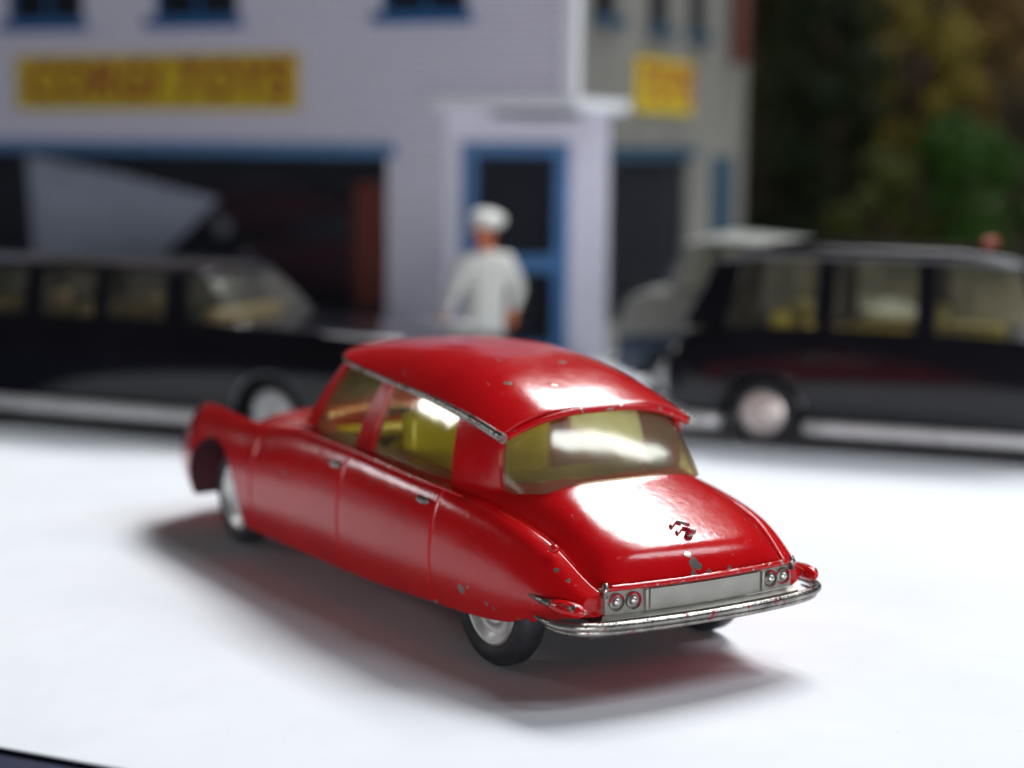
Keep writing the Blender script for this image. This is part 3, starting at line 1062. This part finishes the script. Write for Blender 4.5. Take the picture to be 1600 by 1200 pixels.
MB().box((3.8, 0, 3.79), (.26, .8, .16)).build('roof_sign', M['amber'], TX, bevel=.06)
MB().box((.2, 0, 1.95), (.4, 2.3, 1.1)).box((.9, 0, 1.75), (1.4, 2.3, .6)).build('rear_seat', M['lemon'], TX, bevel=.12)
MB().box((2.85, 0, 1.98), (.3, 2.3, 1.14)).box((3.5, 0, 1.85), (1.2, 2.3, .72)).box((2.0, 0, 1.9), (1.2, 2.3, .74)).build('front_seat', M['lemon'], TX, bevel=.12)
MB().prism([(-1.08, -1.23), (4.88, -1.23), (4.88, 1.23), (-1.08, 1.23)], 1.36, 1.46).build('floor_pan', M['lemon'], TX)

# ---- long black limousine, tail towards the middle of the picture, front out of frame
LM = thing('toy_limousine', 'long low black toy limousine with silver lower strip on the left', 'toy car', (-4.31 + .382 * 1.5, 31.29 + .924 * 1.5, 0), math.pi - R(22.4))
rows = [(-3.5, 1.45, .85, 1.35, 1.80, .25), (-3.35, 1.62, .65, 1.4, 1.96, .25), (-2.2, 1.70, .50, 1.45, 2.05, .22), (-.8, 1.72, .45, 1.5, 2.12, .2), (0, 1.72, .42, 1.5, 2.14, .18), (2, 1.72, .42, 1.5, 2.16, .16),
        (8.4, 1.72, .42, 1.5, 2.14, .16), (9.2, 1.72, .42, 1.45, 2.1, .2), (11.5, 1.70, .48, 1.4, 2.02, .2), (12.6, 1.62, .6, 1.35, 1.9, .25), (12.75, 1.5, .7, 1.3, 1.75, .25)]
me = shell_mesh(box_sections(rows), {2: .5, 4: .2, 6: .5}, .6, 2)
me = cut(me, [disc((0, .6), .70, 1.05, 2.2), disc((0, .6), .70, -1.05, -2.2), disc((9.6, .6), .72, 1.05, 2.2), disc((9.6, .6), .72, -1.05, -2.2),
              MB().prism([(.8, -1.35), (8.6, -1.35), (8.6, 1.35), (.8, 1.35)], .9, 3)])
obj_from(me, 'body', M['black'], LM)
lB = lambda x, s=1: (x, s * 1.52, 2.10)
lT = lambda x, s=1: (x, s * float(pchip([(1.5, 1.22), (2.4, 1.32), (7.5, 1.32), (8.2, 1.25)], x)), float(pchip([(1.5, 2.98), (2.4, 3.04), (7.5, 3.04), (8.2, 2.98)], x)))
greenhouse(LM, lB, lT, [('quarter_window', .75, 1.85, 1.62, 1.95), ('rear_pillar', 1.82, 2.32, 1.93, 2.36), ('side_window', 2.30, 3.62, 2.34, 3.62), ('door_pillar', 3.6, 3.9, 3.6, 3.9), ('side_window', 3.88, 5.12, 3.88, 5.12),
                        ('door_pillar', 5.1, 5.5, 5.1, 5.5), ('side_window', 5.48, 6.7, 5.48, 6.7), ('door_pillar', 6.68, 6.98, 6.68, 6.98), ('side_window', 6.96, 8.5, 6.96, 7.8), ('windscreen_pillar', 8.48, 8.68, 7.78, 7.95)], 'black', 'bglass',
           ([(.78, 1.5, 2.1), (.66, .8, 2.12), (.62, 0, 2.13)], [(1.62, 1.2, 2.98), (1.58, .7, 3.02), (1.56, 0, 3.04)]),
           ([(8.66, 1.5, 2.1), (8.9, .8, 2.1), (9.15, 0, 2.1)], [(7.95, 1.22, 2.98), (8.02, .7, 3.0), (8.05, 0, 3.02)]),
           [(1.50, 1.18, 3.0, 3.05), (1.8, 1.32, 3.06, 3.14), (2.6, 1.38, 3.09, 3.2), (7.2, 1.38, 3.09, 3.2), (8.1, 1.25, 3.0, 3.06)])
for s in (1, -1):
    MB().tube([(x, s * 1.70, .42) for x in np.linspace(.85, 8.7, 16)], .10, 10, 1.5).build('sill_strip', M['bchrome'], LM, smooth=True)
    MB().tube([(x, s * 1.68, .46) for x in np.linspace(-2.9, -.85, 8)], .08, 10, 1.3).build('sill_strip', M['bchrome'], LM, smooth=True)
    for x in (0, 9.6):
        toy_wheel(LM, x, s * 1.42, .60, .36, 'bchrome', s)
        MB().tube([(x + .74 * math.cos(a), s * 1.70, .6 + .74 * math.sin(a)) for a in np.linspace(-.1, math.pi + .1, 20)], .038, 8, 1.0).build('wheel_arch', M['dull_trim'], LM, smooth=True)
    MB().box((-3.45, s * 1.25, 1.55), (.14, .55, .26)).build('tail_lamp', M['lamp_glass'], LM, bevel=.05)
    MB().tube([(x, s * 1.55, 2.06) for x in np.linspace(-2.6, 8.8, 12)], .03, 6).build('waist_strip', M['bchrome'], LM, smooth=True)
MB().tube([(-3.6, y, .72) for y in np.linspace(-1.65, 1.65, 9)], .11, 8, 1.3).build('rear_bumper', M['bchrome'], LM, smooth=True)
for x in (1.5, 4.3, 6.6):
    MB().box((x, 0, 1.6), (.4, 2.5, 1.5)).box((x + .6, 0, 1.35), (1.0, 2.5, .5)).build('seat', M['tan'], LM, bevel=.12)
MB().prism([(.82, -1.33), (8.58, -1.33), (8.58, 1.33), (.82, 1.33)], .8, .95).build('floor_pan', M['tan'], LM)
MB().box((1.25, 0, 2.0), (.8, 2.5, .12)).build('parcel_shelf', M['tan'], LM, bevel=.03)

# ---- cream car behind the taxi, nose to the left
CR = thing('toy_saloon', 'grey cream and slate blue toy car half hidden behind the black taxi', 'toy car', (2.2 + .93 * 1.7 + .36 * 1.4, 37.4 - .36 * 1.7 + .93 * 1.4, 0), math.pi - R(21))
rows = [(-4.6, 1.3, .55, 1.3, 1.9, .3), (-4.4, 1.42, .5, 1.4, 2.1, .3), (-3.6, 1.5, .42, 1.4, 2.28, .2), (-2, 1.5, .42, 1.4, 2.35, .12), (.2, 1.5, .42, 1.4, 2.40, .15), (.6, 1.46, .42, 1.4, 2.42, .3), (1.1, 1.40, .5, 1.35, 2.4, .45), (1.55, 1.32, .55, 1.3, 2.25, .5), (1.75, 1.2, .65, 1.2, 1.95, .45)]
me = shell_mesh(box_sections(rows), {2: .5, 6: .2}, .4, 2)
me = cut(me, [disc((.35, .6), .72, 1.0, 2.2), disc((.35, .6), .72, -1.0, -2.2), disc((-3.2, .6), .72, 1.0, 2.2), disc((-3.2, .6), .72, -1.0, -2.2), MB().prism([(-3.2, -1.2), (-.1, -1.2), (-.1, 1.2), (-3.2, 1.2)], 1.4, 3)])
split(me, [('lower_body', lambda c, n: (c[:, 2] < 1.45))], M['cream'], CR)
for ch in CR.children:
    if ch.name.startswith('lower_body'):
        ch.data.materials[0] = M['slate']
cB = lambda x, s=1: (x, s * 1.36, 2.28)
cT = lambda x, s=1: (x, s * 1.2, 3.42)
greenhouse(CR, cB, cT, [('rear_pillar', -3.6, -3.1, -2.8, -2.5), ('side_window', -3.12, -1.6, -2.52, -1.6), ('door_pillar', -1.62, -1.35, -1.62, -1.35), ('side_window', -1.37, .35, -1.37, -.1), ('windscreen_pillar', .33, .6, -.12, .15)], 'cream', 'bglass',
           ([(-3.6, 1.32, 2.25), (-3.75, .7, 2.27), (-3.78, 0, 2.28)], [(-2.8, 1.15, 3.40), (-2.86, .7, 3.42), (-2.88, 0, 3.43)]),
           ([(.58, 1.34, 2.30), (.78, .7, 2.34), (.84, 0, 2.34)], [(.13, 1.18, 3.42), (.25, .7, 3.43), (.28, 0, 3.44)]),
           [(-2.95, 1.06, 3.30, 3.34), (-2.5, 1.20, 3.40, 3.46), (-1.6, 1.26, 3.46, 3.58), (-.5, 1.25, 3.48, 3.64), (.35, 1.12, 3.40, 3.46)])
for s in (1, -1):
    for x in (.35, -3.2):
        toy_wheel(CR, x, s * 1.3, .6, .34, 'bchrome', s)
    MB().ball((1.45, s * .85, 1.72), .24, 14, 10, (.7, 1, 1)).build('headlamp', M['lamp_glass'], CR, smooth=True)
    MB().tube([(.35 + .8 * math.cos(a), s * 1.42, .6 + .8 * math.sin(a)) for a in np.linspace(-.1, math.pi + .1, 20)], .12, 8).build('wheel_arch', M['slate'], CR, smooth=True)
MB().tube([(1.85, y, .8) for y in np.linspace(-1.3, 1.3, 9)], .1, 8, 1.3).build('front_bumper', M['bchrome'], CR, smooth=True)
MB().box((1.62, 0, 1.5), (.2, .9, .55)).build('grille', M['bchrome'], CR, bevel=.05)
MB().box((-1.3, 0, 2.1), (.3, 2.2, 1.4)).box((-.8, 0, 1.6), (.9, 2.2, .4)).build('seat', M['slate'], CR, bevel=.1)

# ------------------------------------------------------------------ the card toy shop
def tile_mat(name, c1, c2, mortar, sc):
    t = NT(name)
    br = t.n('ShaderNodeTexBrick')
    br.offset = 0.0
    br.inputs['Color1'].default_value = c1
    br.inputs['Color2'].default_value = c2
    br.inputs['Mortar'].default_value = mortar
    br.inputs['Scale'].default_value = 1
    br.inputs['Mortar Size'].default_value = .02
    br.inputs['Brick Width'].default_value = sc
    br.inputs['Row Height'].default_value = sc
    mp = t.n('ShaderNodeMapping')
    mp.inputs['Rotation'].default_value = (R(90), 0, 0)
    t.l(t.obj, mp.inputs['Vector'])
    t.l(mp.outputs[0], br.inputs['Vector'])
    f = t.noise(.25, 4)
    t.setp(base=t.mix(t.math('MULTIPLY', f, .22), br.outputs['Color'], (.40, .40, .43, 1)), rough=.7)
    return t.m


M['tiles'] = tile_mat('printed tile card', (.78, .755, .85, 1), (.72, .70, .81, 1), (.27, .26, .36, 1), .19)
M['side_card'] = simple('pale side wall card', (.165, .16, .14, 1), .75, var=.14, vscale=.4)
M['white_card'] = simple('white card', (.74, .75, .78, 1), .7, var=.05)
M['blue_frame'] = simple('blue painted frame', (.018, .105, .27, 1), .5, var=.1)
M['blue_pale'] = simple('pale blue lintel', (.08, .18, .34, 1), .5, var=.1)
M['blue_dark'] = simple('dark teal frame', (.012, .05, .09, 1), .5, var=.1)
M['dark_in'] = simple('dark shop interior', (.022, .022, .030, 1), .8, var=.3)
M['shop_glass'] = glazing('shop window film', (.82, .83, .86), .05, .06, .04, (.45, .47, .55, 1))
M['sign_yellow'] = simple('yellow sign card', (.50, .365, .012, 1), .6, var=.05)
M['sign_red'] = simple('red sign lettering', (.27, .045, .02, 1), .6, var=.05)
M['grey_shape'] = simple('grey blue flat shape', (.80, .86, .90, 1), .7, var=.06, vscale=.5)
M['pipe'] = simple('rust brown pipe', (.10, .025, .018, 1), .7)
M['maroon'] = simple('maroon paint', (.06, .004, .012, 1), .35, 0, .4)
M['orange'] = simple('orange red card', (.32, .045, .012, 1), .6)
M['roof_card'] = simple('slate roof card', (.06, .06, .07, 1), .8)

SH = thing('toy_shop_building', 'card toy shop with tiled lilac front, corner door and blue window frames', 'building', (1.3, 41.8, 0), R(-25))
# local frame: x along the front (negative to the left), y back along the side wall; front plane y = 0
HT = 12.4


def wall_with_holes(name, mat, x0, x1, z0, z1, holes, y0, y1, parent, axis='x'):
    """slab split round rectangular openings"""
    xs = sorted({x0, x1, *[h[0] for h in holes], *[h[1] for h in holes]})
    zs = sorted({z0, z1, *[h[2] for h in holes], *[h[3] for h in holes]})
    mb = MB()
    for i in range(len(xs) - 1):
        for j in range(len(zs) - 1):
            cx, cz = (xs[i] + xs[i + 1]) / 2, (zs[j] + zs[j + 1]) / 2
            if any(h[0] < cx < h[1] and h[2] < cz < h[3] for h in holes):
                continue
            a, b = xs[i], xs[i + 1]
            c, d = zs[j], zs[j + 1]
            if axis == 'x':
                mb.box(((a + b) / 2, (y0 + y1) / 2, (c + d) / 2), (b - a, y1 - y0, d - c))
            else:
                mb.box(((y0 + y1) / 2, (a + b) / 2, (c + d) / 2), (y1 - y0, b - a, d - c))
    return mb.build(name, mat, parent)


CUTL, CUTR, ZG = -3.3, 2.5, 6.30
up = [(-16.9, -14.3), (-12.0, -9.35), (-5.15, -2.75), (-23, -20.5)]
fw = wall_with_holes('front_wall', M['tiles'], -27, CUTL, 0, ZG, [(-25, -4.95, .9, 5.15)], 0, .22, SH)
uw = wall_with_holes('upper_front_wall', M['tiles'], -27, 0, ZG + .003, HT, [(a, b, 8.62, 11.4) for a, b in up], 0, .22, SH)
for a, b in up:
    wn = MB().box(((a + b) / 2, .16, 8.62 + .04), (b - a, .12, .08)).box(((a + b) / 2, .16, 11.36), (b - a, .12, .08)).box((a + .05, .16, 10.0), (.1, .12, 2.6)).box((b - .05, .16, 10.0), (.1, .12, 2.6)).box(((a + b) / 2, .16, 10), (.08, .1, 2.6)).build('upper_window', M['blue_frame'], SH)
    MB().box(((a + b) / 2, -.06, 8.50), (b - a + .35, .30, .26)).build('sill', M['blue_frame'], wn, bevel=.02)
    MB().box(((a + b) / 2, .2, 10), (b - a, .02, 2.7)).build('pane', M['shop_glass'], wn)
MB().box((-14.9, -.04, 5.27), (20.4, .26, .34)).build('window_lintel', M['blue_pale'], SH, bevel=.03)
MB().box((-14.9, .0, .8), (20.4, .3, .22)).build('window_sill', M['blue_pale'], SH, bevel=.03)
for x in (-19.9,):
    MB().box((x, .1, 3.0), (.22, .16, 4.2)).build('mullion', M['blue_pale'], SH)
MB().box((-14.97, .18, 3.0), (20.0, .02, 4.3)).build('shop_window_pane', M['shop_glass'], SH)
# chamfered corner with the door
pa, pb = Vector((CUTL, 0, 0)), Vector((0, CUTR, 0))
cd = (pb - pa).normalized()
cn = Vector((cd.y, -cd.x, 0))
CL = (pb - pa).length
mat_c = Matrix(((cd.x, -cn.x, 0, pa.x), (cd.y, -cn.y, 0, pa.y), (0, 0, 1, 0), (0, 0, 0, 1)))
ch = bpy.data.objects.new('door_bay', None)
COL.objects.link(ch)
ch.parent = SH
ch.matrix_local = mat_c
D0, D1, DT = .40, 3.12, 5.5
wall_with_holes('bay_wall', M['tiles'], 0, CL, 0, ZG, [(D0, D1, -.1, DT)], .0, .2, ch)
# door under the bay: frame of blue rails with glass
dr = MB()
for a, b, c, d in ((D0, D0 + .36, 0, DT), (D1 - .36, D1, 0, DT), (D0 + .36, D1 - .36, DT - .32, DT), (D0 + .36, D1 - .36, 2.3, 2.72), (D0 + .36, D1 - .36, 0, .5)):
    dr.box(((a + b) / 2, .02, (c + d) / 2), (b - a, .24, d - c))
dr.build('door', M['blue_frame'], ch, bevel=.02)
MB().box(((D0 + D1) / 2, .1, 2.75), (D1 - D0 - .7, .03, 5.2)).build('door_pane', M['shop_glass'], ch)
# canopy slab over the corner
cv = [(CUTL - .35, -.30), (.30, -.30), (.30, CUTR + .6), (-.35, CUTR + .6), (-.35, .35), (CUTL - .35, .35)]
MB().prism(cv, ZG - .02, ZG + .26).build('canopy', M['white_card'], SH, bevel=.03)
# bright cut corner of the card
MB().box((.02, -.02, (ZG + HT) / 2 + .15), (.34, .34, HT - ZG - .3)).build('corner_strip', M['white_card'], SH, bevel=.03)
# side wall
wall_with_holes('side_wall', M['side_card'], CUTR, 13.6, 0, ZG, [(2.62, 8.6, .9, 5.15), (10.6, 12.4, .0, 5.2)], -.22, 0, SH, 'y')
sideups = [(1.3, 2.9), (5.1, 6.6), (8.2, 9.7)]
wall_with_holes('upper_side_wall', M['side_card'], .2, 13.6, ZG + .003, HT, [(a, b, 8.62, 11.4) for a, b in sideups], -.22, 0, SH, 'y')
for a, b in sideups:
    wn = MB().box((-.1, (a + b) / 2, 10), (.03, b - a, 2.75)).build('upper_window', M['shop_glass'], SH)
    MB().box((.06, (a + b) / 2, 8.50), (.30, b - a + .2, .26)).build('sill', M['blue_dark'], wn, bevel=.02)
MB().box((.05, 5.6, 5.27), (.26, 6.1, .32)).build('window_lintel', M['blue_dark'], SH, bevel=.03)
MB().box((-.12, 5.6, 3.0), (.03, 5.9, 4.3)).build('side_shop_pane', M['shop_glass'], SH)
MB().box((-.06, 11.5, 2.6), (.2, 1.7, 5.15)).build('side_door', M['blue_dark'], SH, bevel=.03)
MB().tube([(.25, 12.0, 7.9), (.25, 12.0, HT)], .28, 12).build('drain_pipe', M['pipe'], SH, smooth=True)
# inside and roof
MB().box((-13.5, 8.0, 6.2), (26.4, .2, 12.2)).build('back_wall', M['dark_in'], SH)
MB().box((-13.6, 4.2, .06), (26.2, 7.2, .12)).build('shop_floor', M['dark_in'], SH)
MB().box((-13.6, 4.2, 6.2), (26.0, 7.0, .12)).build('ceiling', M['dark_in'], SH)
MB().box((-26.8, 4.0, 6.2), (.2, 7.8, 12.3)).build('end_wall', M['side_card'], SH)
MB().box((-13.4, 6.8, HT + .12), (27.6, 14.2, .22)).build('flat_roof', M['roof_card'], SH)


def sign(name, label, text, loc, rz, wdt, hgt, tsize):
    sg = thing(name, label, 'sign', loc, rz)
    MB().box((0, -.04, 0), (wdt, .08, hgt)).build('board', M['sign_yellow'], sg)
    cu = bpy.data.curves.new('lettering', 'FONT')
    cu.body = text
    cu.size = tsize
    cu.extrude = .012
    cu.shear = .22
    cu.offset = .035
    cu.space_character = 1.08
    cu.align_x = 'CENTER'
    cu.align_y = 'CENTER'
    o = bpy.data.objects.new('tmp', cu)
    COL.objects.link(o)
    me = bake_curve(o)
    xs = [v.co.x for v in me.vertices]
    k = wdt * .93 / (max(xs) - min(xs))
    for v in me.vertices:
        v.co.x *= k
    lo = obj_from(me, 'lettering', M['sign_red'], sg, None)
    lo.rotation_euler = (R(90), 0, 0)
    lo.location = (0, -.095, 0)
    for p in me.polygons:
        p.use_smooth = False
    return sg


def bake_curve(o):
    dg = bpy.context.evaluated_depsgraph_get()
    me = bpy.data.meshes.new_from_object(o.evaluated_get(dg))
    c = o.data
    bpy.data.objects.remove(o)
    bpy.data.curves.remove(c)
    return me


SHM = Matrix.Translation((1.3, 41.8, 0)) @ Matrix.Rotation(R(-25), 4, 'Z')
sign('shop_sign', 'long yellow sign with red lettering on the shop front', 'CORGI TOYS', SHM @ Vector((-12.05, -.005, 6.98)), R(-25), 9.1, 1.46, 1.35)
sign('shop_sign', 'short yellow sign on the side wall right of the door', 'TOYS', SHM @ Vector((.005, 6.3, 7.05)), R(65), 4.4, 1.42, 1.3)
# a pale flat shape and goods in the window
gc = MB()
gc.add([(-17.2, 1.0, 5.0), (-17.0, 1.0, 2.1), (-12.8, 1.0, 2.15), (-10.7, 1.0, 3.9), (-14.2, 1.0, 4.55)], [(0, 1, 2, 3, 4)])
tag(gc.build('show_card', M['grey_shape'], None, solid=.08), 'pale grey pointed show card standing in the shop window', 'card').matrix_world = SHM


def shop_toy(loc, rz, label, mat, k=1.0):
    t = thing('display_car', label, 'toy car', loc, rz)
    me = shell_mesh(box_sections([(-2.4, .9, .4, .9, 1.3, .3), (-2.2, 1.1, .35, 1, 1.5, .3), (-.5, 1.2, .3, 1, 1.6, .2), (1.2, 1.2, .3, 1, 1.55, .2), (2.3, 1.1, .35, .95, 1.35, .3), (2.6, .9, .45, .9, 1.1, .3)]), {2: .4}, .4, 2)
    obj_from(me, 'body', mat, t)
    me = shell_mesh(box_sections([(-1.7, .8, 1.4, 1.5, 1.62, .2), (-1.0, .95, 1.4, 1.8, 2.15, .25), (.2, .95, 1.4, 1.8, 2.2, .25), (1.1, .85, 1.4, 1.5, 1.62, .2)]), {2: .4}, .4, 2)
    obj_from(me, 'cabin', M['dark_in'], t)
    for x in (-1.4, 1.5):
        for s in (1, -1):
            toy_wheel(t, x, s * 1.0, .45, .3, 'bchrome', s)
    t.scale = (k, k, k)
    return t


shop_toy(SHM @ Vector((-7.6, 2.2, 1.3)), R(155), 'dark maroon toy car on show behind the shop window', M['maroon'], 1.05)
shop_toy(SHM @ Vector((-10.9, 4.6, 2.6)), R(-25), 'dark toy car on the raised shelf deep in the shop', M['maroon'], 1.0)
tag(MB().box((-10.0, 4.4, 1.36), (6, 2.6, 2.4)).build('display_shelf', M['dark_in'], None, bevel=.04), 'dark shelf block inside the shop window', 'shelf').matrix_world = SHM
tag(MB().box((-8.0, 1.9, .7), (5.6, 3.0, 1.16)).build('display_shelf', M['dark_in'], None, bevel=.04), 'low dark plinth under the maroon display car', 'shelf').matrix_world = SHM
bx = MB().box((-5.75, 1.0, 2.3), (1.0, .8, 4.3))
tag(bx.build('toy_box', M['orange'], None, bevel=.03), 'tall orange red box at the right end of the shop window', 'box').matrix_world = SHM

# ------------------------------------------------------------------ the figure in white
M['overall'] = simple('white painted clothes', (.68, .68, .64, 1), .5, var=.08, vscale=1.5)
M['skin'] = simple('orange brown painted skin', (.52, .15, .06, 1), .5, var=.1)
M['shoe'] = simple('black painted shoes', (.02, .02, .02, 1), .5)
PF_ = PF = thing('person', 'toy figure in white clothes and white cap standing before the shop door', 'person', (-.60, 36.2, 0), R(222))
PF.scale = (1.1, 1.05, 1)
# local: faces -y turned; z up, 4.05 tall
J = {}
vv, ee, rr = [], [], []


def jt(name, p, r, to=None):
    J[name] = len(vv)
    vv.append(p)
    rr.append(r)
    if to:
        ee.append((J[to], J[name]))


jt('pelvis', (0, 0, 1.98), .36)
jt('waist', (0, .02, 2.35), .34, 'pelvis')
jt('chest', (0, .03, 2.85), .42, 'waist')
jt('collar', (0, .04, 3.18), .26, 'chest')
jt('neck', (0, 0, 3.36), .13, 'collar')
jt('skull', (0, -.03, 3.62), .235, 'neck')
jt('crown', (0, -.02, 3.86), .19, 'skull')
jt('nose', (0, -.24, 3.62), .035, 'skull')
for s, nm in ((1, 'l'), (-1, 'r')):
    jt('ear' + nm, (s * .24, 0, 3.62), .035, 'skull')
    jt('sho' + nm, (s * .50, .04, 3.06), .21, 'chest')
    jt('elb' + nm, (s * .80, .10, 2.48), .145, 'sho' + nm)
    jt('wri' + nm, (s * .86, -.12, 2.02), .095, 'elb' + nm)
    jt('palm' + nm, (s * .87, -.19, 1.84), .085, 'wri' + nm)
    for i, (dy, ln) in enumerate(((-.065, .15), (-.022, .18), (.022, .17), (.065, .13))):
        jt('f%d' % i + nm, (s * .875, -.20 + dy, 1.72), .026, 'palm' + nm)
        jt('g%d' % i + nm, (s * .86, -.22 + dy, 1.72 - ln * .8), .021, 'f%d' % i + nm)
    jt('th' + nm, (s * .80, -.28, 1.80), .03, 'palm' + nm)
    jt('ti' + nm, (s * .79, -.32, 1.70), .024, 'th' + nm)
    jt('hip' + nm, (s * .20, 0, 1.82), .27, 'pelvis')
    jt('kne' + nm, (s * .24, -.03, 1.05), .20, 'hip' + nm)
    jt('ank' + nm, (s * .25, .04, .22), .15, 'kne' + nm)
    jt('toe' + nm, (s * .28, -.34, .10), .10, 'ank' + nm)
me = bpy.data.meshes.new('body')
me.from_pydata(vv, ee, [])
bo = bpy.data.objects.new('tmp', me)
COL.objects.link(bo)
sk = bo.modifiers.new('skin', 'SKIN')
for i, d in enumerate(me.skin_vertices[0].data):
    d.radius = (rr[i], rr[i])
    d.use_root = (i == 0)
sk.use_smooth_shade = True
sd = bo.modifiers.new('sub', 'SUBSURF')
sd.levels = sd.render_levels = 2
me = bake(bo)
for m_ in ('overall', 'skin', 'shoe'):
    me.materials.append(M[m_])
for p in me.polygons:
    c = p.center
    p.use_smooth = True
    p.material_index = 1 if (c.z > 3.27 or (abs(c.x) > .6 and c.z < 2.0)) else (2 if c.z < .26 else 0)
bo = bpy.data.objects.new('body', me)
COL.objects.link(bo)
bo.parent = PF
cp = MB().lathe([(.0, .27), (.18, .26), (.31, .20), (.36, .10), (.31, .02), (.26, -.04), (.24, -.04)], (0, 0, 0), 'z', 28)
cp.add([], [])
cp.v = [tuple(Matrix.Rotation(R(16), 3, 'X').inverted() @ Vector(q) + Vector((0, .05, 3.84))) for q in cp.v]
capo = cp.build('cap', M['overall'], PF, angle=60)
pk = MB()
pr = []
for i in range(13):
    a = math.pi * (i / 12)
    pr.append([(.25 * math.cos(a), -.02 - .24 * math.sin(a), 3.80), (.25 * math.cos(a), -.02 - .46 * math.sin(a), 3.76 - .02 * math.sin(a))])
pk.grid(pr).build('peak', M['overall'], capo, smooth=True, solid=.03)
for s in (1, -1):
    MB().ball((s * .085, -.235, 3.66), .03, 8, 6).build('eye', M['shoe'], PF, smooth=True)
MB().box((0, -.235, 3.50), (.11, .02, .02)).build('mouth', M['maroon'], PF)

# ------------------------------------------------------------------ model trees on the right and what closes the view
M['bark'] = simple('brown bark', (.07, .045, .025, 1), .9, var=.3, bumps=.4)


def leaf_mat(name, c):
    return simple(name, (*c, 1), .75, var=.45, vscale=1.6, spec=.15)


LEAF = {'dark': leaf_mat('dark needle green', (.010, .017, .005)), 'olive': leaf_mat('olive leaf', (.17, .135, .022)), 'green': leaf_mat('fresh green leaf', (.020, .055, .006)),
        'brown': leaf_mat('autumn brown leaf', (.16, .10, .03)), 'moss': leaf_mat('moss leaf', (.05, .06, .011))}


def tree(name, label, loc, ht, rad, z0, leaf, n, cat='tree', seed=0):
    rg = np.random.default_rng(seed)
    t = thing(name, label, cat, loc, 0, None)
    tr = MB().tube([(0, 0, 0), (.1, .05, ht * .35), (-.05, .1, ht * .7), (0, 0, ht * .95)], [rad * .10, rad * .08, rad * .05, .03], 9)
    for k in range(7):
        a = k * 2.4
        z = ht * (.3 + .08 * k)
        tr.tube([(0, 0, z), (rad * .4 * math.cos(a), rad * .4 * math.sin(a), z + ht * .07), (rad * .75 * math.cos(a), rad * .75 * math.sin(a), z + ht * .1)], [rad * .045, rad * .03, .02], 6)
    tr.build('trunk', M['bark'], t, smooth=True)
    # clumps of small leaf quads
    ncl = 46 if cat == 'tree' else 20
    cl = []
    for k in range(ncl):
        h = rg.uniform(z0, 1)
        r = rad * (1 - .65 * ((h - z0) / (1 - z0)) ** 1.6) * math.sqrt(rg.uniform(.1, 1))
        a = rg.uniform(0, 2 * math.pi)
        cl.append((r * math.cos(a), r * math.sin(a), h * ht, rg.uniform(.16, .34) * rad))
    c = np.array(cl)[rg.integers(0, ncl, n)]
    d = rg.normal(size=(n, 3))
    d /= np.linalg.norm(d, axis=1, keepdims=True)
    p = c[:, :3] + d * (c[:, 3:4] * rg.uniform(.4, 1, (n, 1)) ** .5)
    p[:, 2] = np.maximum(p[:, 2], .1)
    u = rg.normal(size=(n, 3))
    u /= np.linalg.norm(u, axis=1, keepdims=True)
    v = np.cross(u, d)
    v /= np.linalg.norm(v, axis=1, keepdims=True) + 1e-9
    s = rg.uniform(.10, .22, (n, 1))
    vs = np.stack([p - u * s, p - v * s * .5, p + u * s, p + v * s * .5], 1).reshape(-1, 3)
    me = bpy.data.meshes.new('crown')
    me.from_pydata(vs.tolist(), [], np.arange(4 * n).reshape(-1, 4).tolist())
    me.materials.append(LEAF[leaf])
    o = bpy.data.objects.new('crown', me)
    COL.objects.link(o)
    o.parent = t
    return t


tree('model_tree', 'dark dense model tree right beside the shop wall', (11.0, 62, 0), 11.5, 3.3, .12, 'dark', 9000, seed=1)
tree('model_tree', 'olive brown model tree reaching the top edge of the picture', (14.6, 66, 0), 14.0, 3.0, .35, 'olive', 7000, seed=2)
tree('model_bush', 'fresh green model bush above the taxi roof', (14.8, 57, 0), 6.0, 2.9, .25, 'green', 4600, 'bush', seed=3)
tree('model_bush', 'smaller moss green model bush left of the fresh green one', (12.2, 58, 0), 5.0, 2.2, .2, 'moss', 3600, 'bush', seed=4)
tree('model_tree', 'brown leaved model tree at the right edge', (18.8, 68, 0), 13.5, 2.6, .55, 'brown', 5000, seed=5)
tree('model_tree', 'tall dark model tree with its top behind the shop corner', (9.6, 72, 0), 14.5, 3.4, .3, 'moss', 7000, seed=6)
M['backdrop'] = simple('dark brown backdrop', (.026, .022, .014, 1), .9, var=.5, vscale=.12, spec=.1)
bd = MB()
bd.box((20, 84, 12), (120, 1.5, 36))
tag(bd.build('backdrop', M['backdrop']), kind='structure')
M['verge'] = simple('brown scenic ground', (.085, .065, .035, 1), .9, var=.4, vscale=.8, bumps=.5, bscale=3)
tag(MB().prism([(8.6, 53), (40, 44), (44, 82), (9.5, 82)], -.05, .12).build('ground_mat', M['verge']), kind='structure')
